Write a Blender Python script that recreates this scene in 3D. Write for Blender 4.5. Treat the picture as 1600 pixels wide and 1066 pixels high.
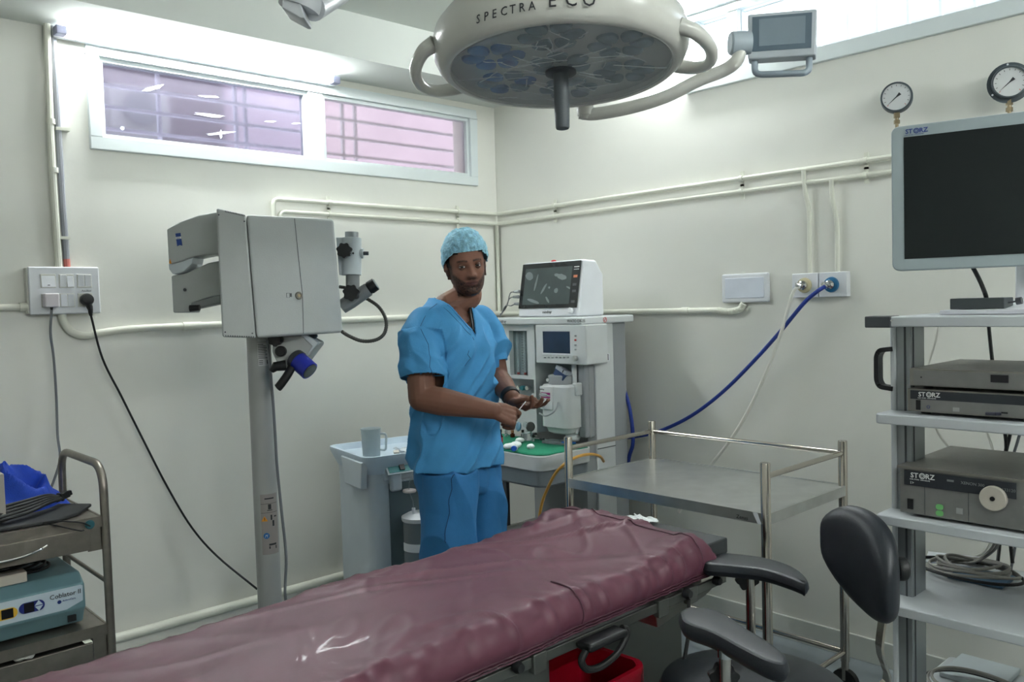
import bpy, bmesh, math, random
from mathutils import Vector, Matrix, noise
random.seed(7)
for o in list(bpy.data.objects): bpy.data.objects.remove(o)
S = bpy.context.scene; COL = S.collection
PI = math.pi
# ------------------------------------------------------------------ camera
FPX = 1316.5; CAM = Vector((-3.33, -3.67, 1.5))
_y, _p, _r = [math.radians(a) for a in (47.013, 2.582, -1.669)]
FW = Vector((math.cos(_y)*math.cos(_p), math.sin(_y)*math.cos(_p), -math.sin(_p)))
_rt = Vector((math.sin(_y), -math.cos(_y), 0)); _up = _rt.cross(FW)
RT = _rt*math.cos(_r) + _up*math.sin(_r); UP = -_rt*math.sin(_r) + _up*math.cos(_r)
cam = bpy.data.objects.new('camera', bpy.data.cameras.new('camera')); COL.objects.link(cam)
cam.data.sensor_width = 36; cam.data.lens = FPX/1600*36; cam.data.clip_start = .05
cam.matrix_world = Matrix.Translation(CAM) @ Matrix((RT, UP, -FW)).transposed().to_4x4()
S.camera = cam
# ------------------------------------------------------------------ world, exposure
S.view_settings.view_transform = 'Standard'; S.view_settings.look = 'None'
S.view_settings.gamma = 1; S.view_settings.use_curve_mapping = False
S.view_settings.exposure = 1.38
W = bpy.data.worlds.new('world'); S.world = W; W.use_nodes = True
wb = W.node_tree.nodes['Background']; wb.inputs[0].default_value = (.80, .90, 1, 1); wb.inputs[1].default_value = 2.2
def area(name, loc, rot, sx, sy, power, col=(1, 1, 1)):
    l = bpy.data.lights.new(name, 'AREA'); l.shape = 'RECTANGLE'; l.size = sx; l.size_y = sy; l.energy = power; l.color = col
    o = bpy.data.objects.new(name, l); COL.objects.link(o); o.location = loc; o.rotation_euler = rot; return o
TUBE_L = 56.0; TUBE_R = 92.0; TUBE_FILL = 64.0     # emission strengths of the tube lights and the added fill tubes

# ------------------------------------------------------------------ measuring: the point of the room seen at a pixel, on a known plane or at a known distance
def at(px, py, **k):
    d = FW + RT*((px-800)/FPX) - UP*((py-533)/FPX)
    (a, v), = k.items()
    if a == 'Z': return CAM + d*v
    i = 'xyz'.index(a); return CAM + d*((v-CAM[i])/d[i])
# ------------------------------------------------------------------ materials
def lin(c): return tuple(((v/255)/12.92 if v/255 <= .04045 else ((v/255+.055)/1.055)**2.4) for v in c)
MATS = {}
def mat(name, rgb, rough=.5, metal=0, var=.06, vs=8, bump=0, bs=60, spec=.5, trans=0, emit=None, es=0, alpha=1, stretch=None, coat=0, ior=1.45):
    if name in MATS: return MATS[name]
    m = bpy.data.materials.new(name); m.use_nodes = True; nt = m.node_tree; b = nt.nodes['Principled BSDF']
    c = lin(rgb)
    tc = nt.nodes.new('ShaderNodeTexCoord'); src = tc.outputs['Object']
    if stretch:
        mp = nt.nodes.new('ShaderNodeMapping'); mp.inputs['Scale'].default_value = stretch; nt.links.new(src, mp.inputs[0]); src = mp.outputs[0]
    n = nt.nodes.new('ShaderNodeTexNoise'); n.inputs['Scale'].default_value = vs; n.inputs['Detail'].default_value = 4; nt.links.new(src, n.inputs[0])
    r = nt.nodes.new('ShaderNodeValToRGB'); r.color_ramp.elements[0].position = .3; r.color_ramp.elements[1].position = .7
    r.color_ramp.elements[0].color = (*[max(0, v*(1-var)) for v in c], 1); r.color_ramp.elements[1].color = (*[min(1, v*(1+var)) for v in c], 1)
    nt.links.new(n.outputs[0], r.inputs[0]); nt.links.new(r.outputs[0], b.inputs['Base Color'])
    b.inputs['Roughness'].default_value = rough; b.inputs['Metallic'].default_value = metal
    b.inputs['Specular IOR Level'].default_value = spec; b.inputs['Transmission Weight'].default_value = trans
    b.inputs['Alpha'].default_value = alpha; b.inputs['Coat Weight'].default_value = coat; b.inputs['IOR'].default_value = ior
    if emit: b.inputs['Emission Color'].default_value = (*lin(emit), 1); b.inputs['Emission Strength'].default_value = es
    if bump:
        n2 = nt.nodes.new('ShaderNodeTexNoise'); n2.inputs['Scale'].default_value = bs; n2.inputs['Detail'].default_value = 3; nt.links.new(src, n2.inputs[0])
        bp = nt.nodes.new('ShaderNodeBump'); bp.inputs['Strength'].default_value = bump; bp.inputs['Distance'].default_value = .004
        nt.links.new(n2.outputs[0], bp.inputs['Height']); nt.links.new(bp.outputs[0], b.inputs['Normal'])
    MATS[name] = m; return m
WALL = mat('painted_wall', (227, 227, 219), .55, var=.02, vs=1.5, bump=.25, bs=14)
CEIL = mat('ceiling_paint', (222, 226, 220), .8, var=.02, vs=2, bump=.1, bs=20)
FLOOR = mat('vinyl_floor', (128, 136, 140), .35, var=.08, vs=5)
TILE = mat('skirting_tile', (205, 207, 200), .3, var=.03)
PIPE = mat('painted_pipe', (222, 223, 210), .45, var=.03, vs=10, bump=.2, bs=40)
GPIPE = mat('grey_pipe', (150, 153, 160), .5)
WHITE = mat('white_plastic', (225, 228, 232), .35, var=.02)
UPVC = mat('window_frame_white', (222, 230, 230), .35, var=.02)
OFFW = mat('cream_plastic', (205, 205, 197), .4, var=.03)
DEVW = mat('device_white', (200, 204, 204), .45, var=.03)
DEVG = mat('device_grey', (150, 154, 156), .5, var=.03)
GREY = mat('microscope_grey', (172, 176, 174), .5, var=.03, bump=.08, bs=200)
GREY2 = mat('microscope_dark_grey', (132, 136, 136), .5, var=.03)
LAMPC = mat('lamp_shell_cream', (204, 204, 197), .28, var=.03, coat=.3)
BLACK = mat('black_plastic', (22, 24, 26), .45, var=.2)
BLACKR = mat('black_rubber', (18, 19, 20), .6, var=.2)
DARK = mat('dark_grey_plastic', (62, 66, 70), .5)
LEATH = mat('black_upholstery', (34, 38, 44), .42, var=.12, vs=30, bump=.12, bs=400)
STEEL = mat('brushed_steel', (168, 164, 156), .30, 1, var=.08, vs=6, stretch=(1, 1, 14))
STEELP = mat('polished_steel', (190, 184, 176), .14, 1, var=.05)
STEELS = mat('steel_sheet', (196, 198, 196), .30, .85, var=.1, vs=10)
SATIN = mat('satin_trolley_steel', (140, 134, 126), .42, .9, var=.08, vs=30)
CHROME = mat('chrome', (215, 215, 215), .08, 1, var=.02)
ALU = mat('anodised_aluminium', (150, 156, 158), .4, .6, var=.04)
SHELF = mat('cart_shelf_grey', (196, 201, 204), .42, var=.03, vs=3)
UNIT = mat('grey_equipment_case', (128, 126, 120), .42, .5, var=.05, vs=40)
UNITF = mat('grey_equipment_front', (122, 122, 120), .45, .3, var=.05, vs=40)
BANDM = mat('dark_equipment_band', (38, 42, 48), .35)
SCREEN = mat('dark_screen', (18, 24, 25), .45, var=.05, vs=2, spec=.3)
BEZ = mat('monitor_bezel', (150, 162, 165), .4, var=.02)
BRASS = mat('brass', (150, 136, 110), .4, .8)
BLUEH = mat('blue_hose', (28, 52, 135), .4)
WHITEH = mat('white_hose', (215, 214, 205), .4)
CORD = mat('grey_cord', (108, 112, 116), .5)
INK = mat('black_ink', (40, 42, 46), .6, var=0)
WINK = mat('white_ink', (215, 218, 215), .6, var=0)
BINK = mat('blue_ink', (28, 52, 120), .5, var=0)
RINK = mat('red_ink', (190, 50, 50), .5, var=0)
CLEAR = mat('clear_plastic', (235, 242, 245), .12, trans=.85, var=.02, ior=1.25)
GLASSC = mat('clear_glass', (240, 246, 248), .03, trans=1, var=0, ior=1.3)
TEAL = mat('teal_case', (108, 142, 150), .45, var=.05)
TEALD = mat('teal_case_dark', (70, 105, 118), .5, var=.05)
LBLUE = mat('pale_blue_panel', (190, 205, 215), .45, var=.02)
GREENC = mat('green_cloth', (14, 120, 88), .8, var=.15, vs=60, bump=.3, bs=500)
COTTON = mat('cotton_wool', (238, 242, 242), .95, var=.03, bump=.8, bs=120)
AMBER = mat('amber_hose', (196, 146, 62), .35, var=.08)
PANELM = mat('table_base_steel', (112, 114, 110), .34, .85, var=.12, vs=3)
RED = mat('red_plastic', (150, 8, 30), .35, var=.1)
YELL = mat('yellow_label', (214, 150, 20), .5)
PINKW = mat('pink_outside_wall', (154, 142, 146), .8, var=.12, vs=1.2)
# ------------------------------------------------------------------ mesh builder: everything is authored in world coordinates
class MB:
    def __init__(s): s.v = []; s.f = []; s.M = Matrix.Identity(4)
    def add(s, vs, fs):
        n = len(s.v); s.v += [s.M @ Vector(v) for v in vs]; s.f += [[n+i for i in f] for f in fs]; return s
    def box(s, x0, x1, y0, y1, z0, z1):
        x0, x1 = sorted((x0, x1)); y0, y1 = sorted((y0, y1)); z0, z1 = sorted((z0, z1))
        return s.add([(x, y, z) for z in (z0, z1) for y in (y0, y1) for x in (x0, x1)], [(0, 2, 3, 1), (4, 5, 7, 6), (0, 1, 5, 4), (2, 6, 7, 3), (0, 4, 6, 2), (1, 3, 7, 5)])
    def hexa(s, b, t):      # bottom ring and top ring of 4 points
        return s.add(list(b)+list(t), [(3, 2, 1, 0), (4, 5, 6, 7), (0, 1, 5, 4), (1, 2, 6, 5), (2, 3, 7, 6), (3, 0, 4, 7)])
    def prism(s, pts, d):   # planar polygon pts (3d) pushed along d
        n = len(pts); d = Vector(d); a = [Vector(p) for p in pts]
        return s.add(a+[p+d for p in a], [list(range(n))[::-1], list(range(n, 2*n))]+[(i, (i+1) % n, n+(i+1) % n, n+i) for i in range(n)])
    def loft(s, rings, cap=True, closed=True):
        n = len(rings[0]); vs = [p for r in rings for p in r]; fs = []
        for i in range(len(rings)-1):
            for j in range(n if closed else n-1):
                fs.append((i*n+j, i*n+(j+1) % n, (i+1)*n+(j+1) % n, (i+1)*n+j))
        if cap: fs += [list(range(n))[::-1], [(len(rings)-1)*n+j for j in range(n)]]
        return s.add(vs, fs)
    def tube(s, pts, r, n=10, cap=True, closed=False):
        pts = [Vector(p) for p in pts]; m = len(pts); rr = r if isinstance(r, (list, tuple)) else [r]*m
        tg = []
        for i in range(m):
            a = pts[(i-1) % m] if closed else pts[max(i-1, 0)]; b = pts[(i+1) % m] if closed else pts[min(i+1, m-1)]
            t = (b-a); tg.append(t.normalized() if t.length > 1e-9 else Vector((0, 0, 1)))
        u = tg[0].orthogonal().normalized(); rings = []
        for i in range(m):
            u = (u - tg[i]*u.dot(tg[i])).normalized(); w = tg[i].cross(u)
            rings.append([pts[i]+(u*math.cos(2*PI*k/n)+w*math.sin(2*PI*k/n))*rr[i] for k in range(n)])
        if closed: rings.append(rings[0]); cap = False
        return s.loft(rings, cap)
    def cyl(s, a, b, r, r2=None, n=20): return s.tube([a, b], [r, r if r2 is None else r2], n)
    def lathe(s, prof, o, ax=(0, 0, 1), n=28, cap=True):   # prof (radius, height along axis)
        ax = Vector(ax).normalized(); u = ax.orthogonal().normalized(); w = ax.cross(u); o = Vector(o)
        return s.loft([[o+ax*h+(u*math.cos(2*PI*k/n)+w*math.sin(2*PI*k/n))*max(r, 1e-4) for k in range(n)] for r, h in prof], cap)
    def ell(s, c, rx, ry, rz, nu=20, nv=12):
        c = Vector(c); return s.loft([[c+Vector((rx*math.cos(2*PI*k/nu)*math.sin(PI*j/nv), ry*math.sin(2*PI*k/nu)*math.sin(PI*j/nv), -rz*math.cos(PI*j/nv))) for k in range(nu)] for j in range(nv+1) if 0 < j < nv], True)
    def build(s, name, m, parent=None, bevel=0, seg=2, ang=35, kind=None, subsurf=0, solid=0):
        me = bpy.data.meshes.new(name); inv = ROOTM.get(parent.name, Matrix.Identity(4)).inverted() if parent else Matrix.Identity(4)
        me.from_pydata([inv @ v for v in s.v], [], s.f); me.validate()
        bm = bmesh.new(); bm.from_mesh(me); bmesh.ops.remove_doubles(bm, verts=bm.verts, dist=1e-6); bmesh.ops.recalc_face_normals(bm, faces=bm.faces); bm.to_mesh(me); bm.free()
        me.polygons.foreach_set('use_smooth', [True]*len(me.polygons)); me.set_sharp_from_angle(angle=math.radians(ang))
        me.materials.append(m); o = bpy.data.objects.new(name, me); COL.objects.link(o)
        if parent: o.parent = parent; ROOTM[o.name] = ROOTM[parent.name]
        else: ROOTM[o.name] = Matrix.Identity(4)
        if kind: o['kind'] = kind
        if solid: md = o.modifiers.new('s', 'SOLIDIFY'); md.thickness = solid; md.offset = 0
        if bevel: md = o.modifiers.new('b', 'BEVEL'); md.width = bevel; md.segments = seg; md.limit_method = 'ANGLE'; md.harden_normals = True
        if subsurf: md = o.modifiers.new('u', 'SUBSURF'); md.levels = md.render_levels = subsurf
        return o
ROOTM = {}
def thing(name, label, cat, loc, group=None):
    o = bpy.data.objects.new(name, None); COL.objects.link(o); o.location = loc; o.empty_display_size = .05
    o['label'] = label; o['category'] = cat
    if group: o['group'] = group
    ROOTM[o.name] = Matrix.Translation(loc); return o
def tag(o, label, cat, group=None):
    o['label'] = label; o['category'] = cat
    if group: o['group'] = group
    return o
def lab(o, l): o['label'] = l; return o
def struct(o): o['kind'] = 'structure'; return o
def spl(P, n=8):            # Catmull-Rom through P
    P = [Vector(p) for p in P]; Q = [P[0]*2-P[1]]+P+[P[-1]*2-P[-2]]; out = []
    for i in range(1, len(Q)-2):
        a, b, c, d = Q[i-1:i+3]
        for k in range(n):
            t = k/n; out.append(.5*((2*b)+(c-a)*t+(2*a-5*b+4*c-d)*t*t+(3*b-a-3*c+d)*t**3))
    return out+[P[-1]]
def rnd(P, r, n=5):         # polyline with rounded corners
    P = [Vector(p) for p in P]; out = [P[0]]
    for i in range(1, len(P)-1):
        a = (P[i-1]-P[i]); b = (P[i+1]-P[i]); q = min(r, a.length*.49, b.length*.49); A = P[i]+a.normalized()*q; B = P[i]+b.normalized()*q
        for k in range(n+1):
            t = k/n; out.append(A*(1-t)**2+P[i]*2*t*(1-t)+B*t*t)
    return out+[P[-1]]
def frame(o, x, y):         # matrix: local x, y, z=x^y at o
    x = Vector(x).normalized(); z = x.cross(Vector(y)).normalized(); y = z.cross(x)
    m = Matrix((x, y, z)).transposed().to_4x4(); m.translation = Vector(o); return m
def text(name, s, size, M, m, parent, align='LEFT', ext=.0004, sx=1, bold=0):
    cu = bpy.data.curves.new(name, 'FONT'); cu.body = s; cu.size = size; cu.extrude = ext; cu.align_x = align; cu.offset = bold; cu.resolution_u = 2
    t = bpy.data.objects.new(name, cu); COL.objects.link(t); bpy.context.view_layer.update()
    me = bpy.data.meshes.new_from_object(t.evaluated_get(bpy.context.evaluated_depsgraph_get()))
    bpy.data.objects.remove(t); b = MB(); b.M = M @ Matrix.Diagonal((sx, 1, 1, 1))
    b.add([v.co for v in me.vertices], [list(p.vertices) for p in me.polygons]); bpy.data.meshes.remove(me)
    return b.build(name, m, parent)
FX = lambda o: frame(o, (0, -1, 0), (0, 0, 1))     # writing on a face that looks to -x
FY = lambda o: frame(o, (1, 0, 0), (0, 0, 1))      # writing on a face that looks to -y

# ================================================================== THE ROOM
XL, YB, H = -4.9, -5.1, 2.84
b = MB(); b.box(XL-.2, .2, YB-.2, .2, -.12, 0); struct(b.build('floor', FLOOR))
b = MB(); b.box(XL-.2, .2, YB-.2, .2, H, H+.12); struct(b.build('ceiling', CEIL))
W1 = (-2.185, -.165, 2.19, 2.585)      # clear opening of window 1: x0 x1 z0 z1
b = MB(); b.box(XL-.2, 0, 0, .18, 0, W1[2]); b.box(XL-.2, 0, 0, .18, W1[3], H); b.box(XL-.2, W1[0], 0, .18, W1[2], W1[3]); b.box(W1[1], 0, 0, .18, W1[2], W1[3])
struct(b.build('wall_left', WALL))
W2 = (-3.5, -1.37, 2.46, 2.80)         # clear opening of window 2: y0 y1 z0 z1
b = MB(); b.box(0, .18, YB-.2, .2, 0, W2[2]); b.box(0, .18, YB-.2, .2, W2[3], H); b.box(0, .18, YB-.2, W2[0], W2[2], W2[3]); b.box(0, .18, W2[1], .2, W2[2], W2[3])
struct(b.build('wall_right', WALL))
b = MB(); b.box(XL-.2, 0, YB-.2, YB, 0, H); struct(b.build('wall_back', WALL))
b = MB(); b.box(XL-.2, XL, YB, 0, 0, H); struct(b.build('wall_side', WALL))
b = MB(); b.box(XL, 0, -.36, 0, 2.635, H); struct(b.build('trim_1', CEIL))
b = MB(); b.box(XL, 0, -.014, 0, 0, .10); struct(b.build('baseboard_left', TILE, bevel=.003))
b = MB(); b.box(-.014, 0, YB, -.014, 0, .10); struct(b.build('baseboard_right', TILE, bevel=.003))
# window 1 -- outer frame, mullion, two frosted panes
def frosted(name, rgb, rough):
    m = mat(name, rgb, rough, trans=.93, var=.05, vs=3, ior=1.1); return m
def win1():
    w = thing('window_1', 'x', 'window', (-1.17, 0, 2.17)); 
    for k in ('label', 'category'): del w[k]
    w['kind'] = 'structure'
    x0, x1, z0, z1 = -2.215, -.15, 2.172, 2.60
    fr = [(x0, x1, z0, z0+.05), (x0, x1, z1-.05, z1), (x0, x0+.05, z0+.05, z1-.05), (x1-.05, x1, z0+.05, z1-.05)]
    b = MB()
    for a, c, d, e in fr: b.box(a, c, -.018, .06, d, e)
    b.build('window_frame', UPVC, w, bevel=.004)
    xm = at(492, 180, y=0).x
    b = MB(); b.box(xm-.042, xm+.042, -.012, .055, z0+.05, z1-.05); b.build('mullion', UPVC, w, bevel=.004)
    for (a, c, nm, rgb) in ((x0+.05, xm-.042, 'pane_purple', (196, 190, 206)), (xm+.042, x1-.05, 'pane_pink', (216, 203, 208))):
        b = MB()
        for (p, q, r, s_) in ((a, c, z0+.05, z0+.068), (a, c, z1-.068, z1-.05), (a, a+.016, z0+.068, z1-.068), (c-.016, c, z0+.068, z1-.068)): b.box(p, q, .0, .045, r, s_)
        b.build('glazing_bead', UPVC, w, bevel=.002)
        b = MB(); b.box(a, c, .02, .025, z0+.055, z1-.055); b.build('pane', frosted(nm, rgb, .24), w)
    SM = mat('paint_smear', (225, 232, 240), .8)
    for (cx, cy, L, h_, t) in ((238, 138, 20, 4, -.25), (328, 180, 26, 3, .12), (326, 151, 20, 2, .05), (345, 208, 24, 2.5, -.1), (345, 210, 2.5, 7, 0), (191, 200, 4, 3.5, 0), (423, 190, 10, 1.5, 0), (462, 193, 8, 1.5, 0)):
        P = []
        for k in range(14):
            a = 2*PI*k/14; rr = random.uniform(.65, 1.1); u = math.cos(a)*L*rr; v = math.sin(a)*h_*rr
            P.append(at(cx+u, cy+v-u*t*-1, y=.019))
        b = MB(); b.prism(P, (0, -.0012, 0)); b.build('paint_smear', SM, w)
win1()
def win2():
    w = thing('window_2', 'x', 'window', (0, -2.4, 2.45))
    for k in ('label', 'category'): del w[k]
    w['kind'] = 'structure'
    y0, y1, z0, z1 = -3.53, -1.345, 2.445, 2.815
    b = MB()
    for a, c, d, e in ((y0, y1, z0, z0+.06), (y0, y1, z1-.05, z1), (y0, y0+.05, z0+.06, z1-.05), (y1-.06, y1, z0+.06, z1-.05)): b.box(-.02, .06, a, c, d, e)
    b.build('window_frame', UPVC, w, bevel=.004)
    ym = at(1210, 60, x=0).y
    b = MB(); b.box(-.012, .055, -1.62, -1.57, z0+.06, z1-.05); b.build('mullion', UPVC, w, bevel=.004)
    for a, c in ((y0+.05, -1.62), (-1.57, y1-.06)):
        b = MB(); b.box(.02, .025, a, c, z0+.06, z1-.05); b.build('pane', frosted('pane_clear', (246, 248, 252), .14), w)
win2()
# outside: pink building, security grilles
b = MB(); b.box(-.95, 1.6, 1.5, 1.6, .2, 6.5); tag(b.build('neighbouring_wall', PINKW), 'pink wall of the building outside behind the right pane of the left window', 'building')
b = MB(); b.box(-4.5, -.95, 1.48, 1.6, .2, 6.5); tag(b.build('neighbouring_wall', mat('mauve_outside_wall', (92, 84, 86), .8, var=.1, vs=1.2)), 'mauve wall of the building outside behind the left pane of the left window', 'building')
g = thing('outdoor_unit', 'grey air conditioner unit outside, blurred behind the left window pane', 'air conditioner', (-2.2, 1.3, 2.35))
p = at(205, 172, y=1.3)
b = MB(); b.box(p.x-.16, p.x+.16, 1.15, 1.45, p.z-.14, p.z+.10); b.build('casing', mat('unit_case', (150, 150, 145), .6), g, bevel=.01)
b = MB(); b.lathe([(.09, 0), (.1, .01), (.1, .02)], (p.x, 1.15, p.z-.02), (0, -1, 0)); b.build('fan_grille', mat('unit_fan', (110, 112, 112), .6), g)
b = MB(); b.box(p.x-.02, p.x+.02, 1.45, 1.5, p.z-.1, p.z); b.build('bracket', DARK, g)
gr = thing('window_grille', 'white horizontal security bars outside the left window', 'grille', (-1.17, .25, 2.17))
for i, y_ in enumerate((.0, .095, .19, .285, .38)):
    b = MB(); b.box(-2.3, -.05, .243, .257, 2.22+y_-.007, 2.22+y_+.007); b.build('bar', WHITE, gr)
for x_ in (-1.83, -1.46, -1.41, -.86, -.78, -2.17):
    b = MB(); b.box(x_-.008, x_+.008, .257, .271, 2.1, 2.68); b.build('upright', WHITE, gr)
for x_ in (-2.29, -.06): b = MB(); b.box(x_-.008, x_+.008, .175, .257, 2.21, 2.61); b.build('bracket', WHITE, gr)
g2 = thing('window_grille', 'white upright security bars outside the bright right window', 'grille', (.3, -2.4, 2.45))
for k in range(19):
    y_ = -3.5+k*.125; b = MB(); b.box(.24, .256, y_-.007, y_+.007, 2.38, 2.9); b.build('bar', WHITE, g2)
b = MB(); b.box(.256, .27, -3.7, -1.2, 2.58, 2.6); b.build('rail', WHITE, g2)
for y_ in (-3.69, -1.21): b = MB(); b.box(.175, .27, y_-.008, y_+.008, 2.57, 2.61); b.build('bracket', WHITE, g2)

# tube lights
def tubelight(label, p0, p1, off, strength, n):
    t = thing('tube_light', label, 'light', p0)
    d = (Vector(p1)-Vector(p0)).normalized(); o = Vector(off)
    b = MB(); M = frame(p0, d, o); b.M = M; L = (Vector(p1)-Vector(p0)).length
    b.box(-.04, L+.04, -.05, -.022, -.02, .02); b.build('fixture_body', WHITE, t, bevel=.004)
    for x in (-.04, L): b = MB(); b.M = M; b.box(x, x+.04, -.03, .018, -.017, .017); b.build('end_cap', mat('lilac_cap', (150, 152, 176), .5), t, bevel=.004)
    e = mat('tube_glow%s' % n, (255, 255, 255), .5, emit=(243, 248, 249), es=strength, var=0)
    b = MB(); b.M = M; b.cyl((0, 0, 0), (L, 0, 0), .014, n=12); b.build('tube', e, t)
tubelight('glowing tube light above the left window, under the beam', (-2.30, -.07, 2.607), (-1.12, -.07, 2.607), (0, -1, 0), TUBE_L, 1)
tubelight('glowing tube light above the right window behind the surgical lamp', (-.07, -1.06, 2.815), (-.07, -1.62, 2.815), (-1, 0, 0), TUBE_R, 2)
# unseen tube lights added behind the camera to brighten the beam and ceiling
tubelight('added fill tube light, out of view high on the back wall, left of the other one there', (-3.3, YB+.07, 2.62), (-2.12, YB+.07, 2.62), (0, 1, 0), TUBE_FILL, 3)
tubelight('added fill tube light, out of view high on the back wall, nearer the right corner', (-1.8, YB+.07, 2.62), (-.62, YB+.07, 2.62), (0, 1, 0), TUBE_FILL, 3)

# ================================================================== PIPES AND WALL FITTINGS
def clamp(p, n, ax, r, parent):      # saddle round a pipe: n = wall normal, ax = pipe direction
    b = MB(); n = Vector(n); ax = Vector(ax); up = n.cross(ax); M = frame(p, ax, up); b.M = M
    b.cyl((-.008, 0, 0), (.008, 0, 0), r+.003, n=12)
    b.box(-.009, .009, -r-.022, r+.022, -r*.95*(1 if M.col[2].xyz.dot(n) > 0 else -1), -(r*.6)*(1 if M.col[2].xyz.dot(n) > 0 else -1))
    b.build('clamp', PIPE, parent)
G = 'white painted pipes and conduits fixed to the walls'
r = .011
pu = thing('gas_pipe', 'upper of the two long white painted pipes running around both walls', 'pipe', (-1.43, -.025, 1.9), G)
b = MB(); b.tube(rnd([(-1.43, -.024, 1.80), (-1.43, -.024, 2.018), (-.024, -.024, 2.018), (-.024, -3.6, 2.018)], .03), r); b.build('pipe_run', PIPE, pu)
pl = thing('gas_pipe', 'lower of the two long white painted pipes running around both walls', 'pipe', (-1.3, -.025, 1.9), G)
b = MB(); b.tube(rnd([(-1.40, -.024, 1.80), (-1.40, -.024, 1.962), (-.026, -.024, 1.962), (-.024, -3.6, 1.962)], .03), r); b.build('pipe_run', PIPE, pl)
for px in (511, 712):
    x = at(px, 330, y=0).x; clamp((x, -.024, 2.018), (0, -1, 0), (1, 0, 0), r, pu); clamp((x, -.024, 1.962), (0, -1, 0), (1, 0, 0), r, pl)
for px in (870, 1163, 1357):
    y = at(px, 300, x=0).y; clamp((-.024, y, 2.018), (-1, 0, 0), (0, 1, 0), r, pu); clamp((-.024, y, 1.962), (-1, 0, 0), (0, 1, 0), r, pl)
for px, zt, lb, py in ((1262, 2.018, 'white painted pipe dropping to the outlet with the white hose', 430), (1305, 1.962, 'white painted pipe dropping to the outlet with the blue hose', 427)):
    y = at(px, 270, x=0).y; y2 = at(px+7, 430, x=0).y; zb = at(px, py, x=0).z
    b = MB(); b.tube(rnd([(-.034, y, zt-.002), (-.03, y, zt-.08), (-.018, y2, zt-.16), (-.018, y2, zb)], .04), .009); tag(b.build('drop_pipe', PIPE), lb, 'pipe', G)
# vertical conduit in the corner
b = MB(); b.cyl((-.02, -.018, .1), (-.02, -.018, 1.95), .011); tag(b.build('corner_conduit', PIPE), 'white painted conduit standing upright in the room corner', 'conduit', G)
# vertical pipes at left
t = thing('conduit', 'white upright conduit from the beam down to the switchboard', 'conduit', (-2.35, -.03, 1.7), G)
b = MB(); b.tube([at(73, 27, y=-.03), at(78, 190, y=-.03), at(84, 300, y=-.026), at(92, 417, y=-.02)], .013); b.build('pipe_run', PIPE, t)
for q in ((79, 190), (84, 266)): b = MB(); c = at(*q, y=-.03); b.cyl(c-Vector((0, 0, .01)), c+Vector((0, 0, .01)), .0165); b.build('collar', PIPE, t)
t = thing('conduit', 'grey upright conduit beside the white one above the switchboard', 'conduit', (-2.3, -.018, 1.7), G)
b = MB(); b.tube([at(82, 40, y=-.016), at(91, 200, y=-.016), at(98, 320, y=-.016), at(104, 405, y=-.016)], .012); b.build('pipe_run', GPIPE, t)
b = MB(); b.tube([at(104, 405, y=-.016), at(105, 417, y=-.016)], .0125); lab(b.build('coupler', mat('red_band', (205, 120, 110), .5), t), 'faded red coupler')
b = MB(); c = at(95, 202, y=-.016); b.box(c.x-.02, c.x+.03, -.03, 0, c.z-.006, c.z+.006); b.build('clamp', PIPE, t)
b = MB(); c = at(95, 372, y=-.016); b.box(c.x-.02, c.x+.03, -.03, 0, c.z-.006, c.z+.006); b.build('clamp', PIPE, t)
# mid conduit
zc = 1.44
t = thing('conduit', 'white conduit bending out under the switchboard and along the left wall', 'conduit', (-2.2, -.02, zc), G)
pts = [at(97, 488, y=-.02)]+[at(q[0], q[1], y=-.02) for q in ((99, 500), (107, 514), (122, 523), (140, 524), (158, 520))]
b = MB(); b.tube(spl(pts+[Vector((-2.0, -.02, zc)), Vector((-1.2, -.02, zc)), Vector((-.02, -.02, zc))], 6), .0155, 12); b.build('pipe_run', PIPE, t)
b = MB(); b.cyl((-1.88, -.02, zc), (-1.80, -.02, zc), .0185); b.build('coupler', PIPE, t)
y1, y2 = at(1150, 480, x=0).y, at(1166, 472, x=0).y; 
t2 = thing('conduit', 'white conduit along the right wall ending below the blank plate', 'conduit', (-.02, -.8, zc), G)
b = MB(); b.tube([(-.02, -.03, zc), (-.02, y1+.16, zc), (-.02, y1+.08, zc)], .0135, 12); b.build('pipe_run', PIPE, t2)
fl = spl([(-.02, y1+.08, zc), (-.02, y1+.03, zc-.007), (-.02, y1-.03, zc+.002), (-.02, y2-.0, at(1166, 474, x=0).z)], 14)
b = MB(); b.tube(fl, [.0135+.002*(k % 2) for k in range(len(fl))], 12); b.build('flexible_end', PIPE, t2)
y_ = at(1075, 482, x=0).y; b = MB(); b.cyl((-.02, y_-.02, zc), (-.02, y_+.02, zc), .016); b.build('coupler', PIPE, t2)
# low pipe
b = MB(); b.cyl((-2.42, -.03, .165), (-.03, -.03, .165), .02); o = b.build('low_pipe', PIPE); tag(o, 'white painted pipe running low along the left wall above the skirting', 'pipe', G)
# horizontal stub left of the switchboard
t = thing('conduit', 'short white conduit entering the switchboard from the left', 'conduit', (-2.6, -.02, 1.53), G)
zs = at(20, 480, y=-.02).z
b = MB(); b.cyl((-3.6, -.02, zs), (at(42, 480, y=-.02).x, -.02, zs), .013); b.build('pipe_run', PIPE, t)
b = MB(); b.cyl((at(30, 480, y=-.02).x, -.02, zs), (at(43, 480, y=-.02).x, -.02, zs), .0165); b.build('collar', PIPE, t)

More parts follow.
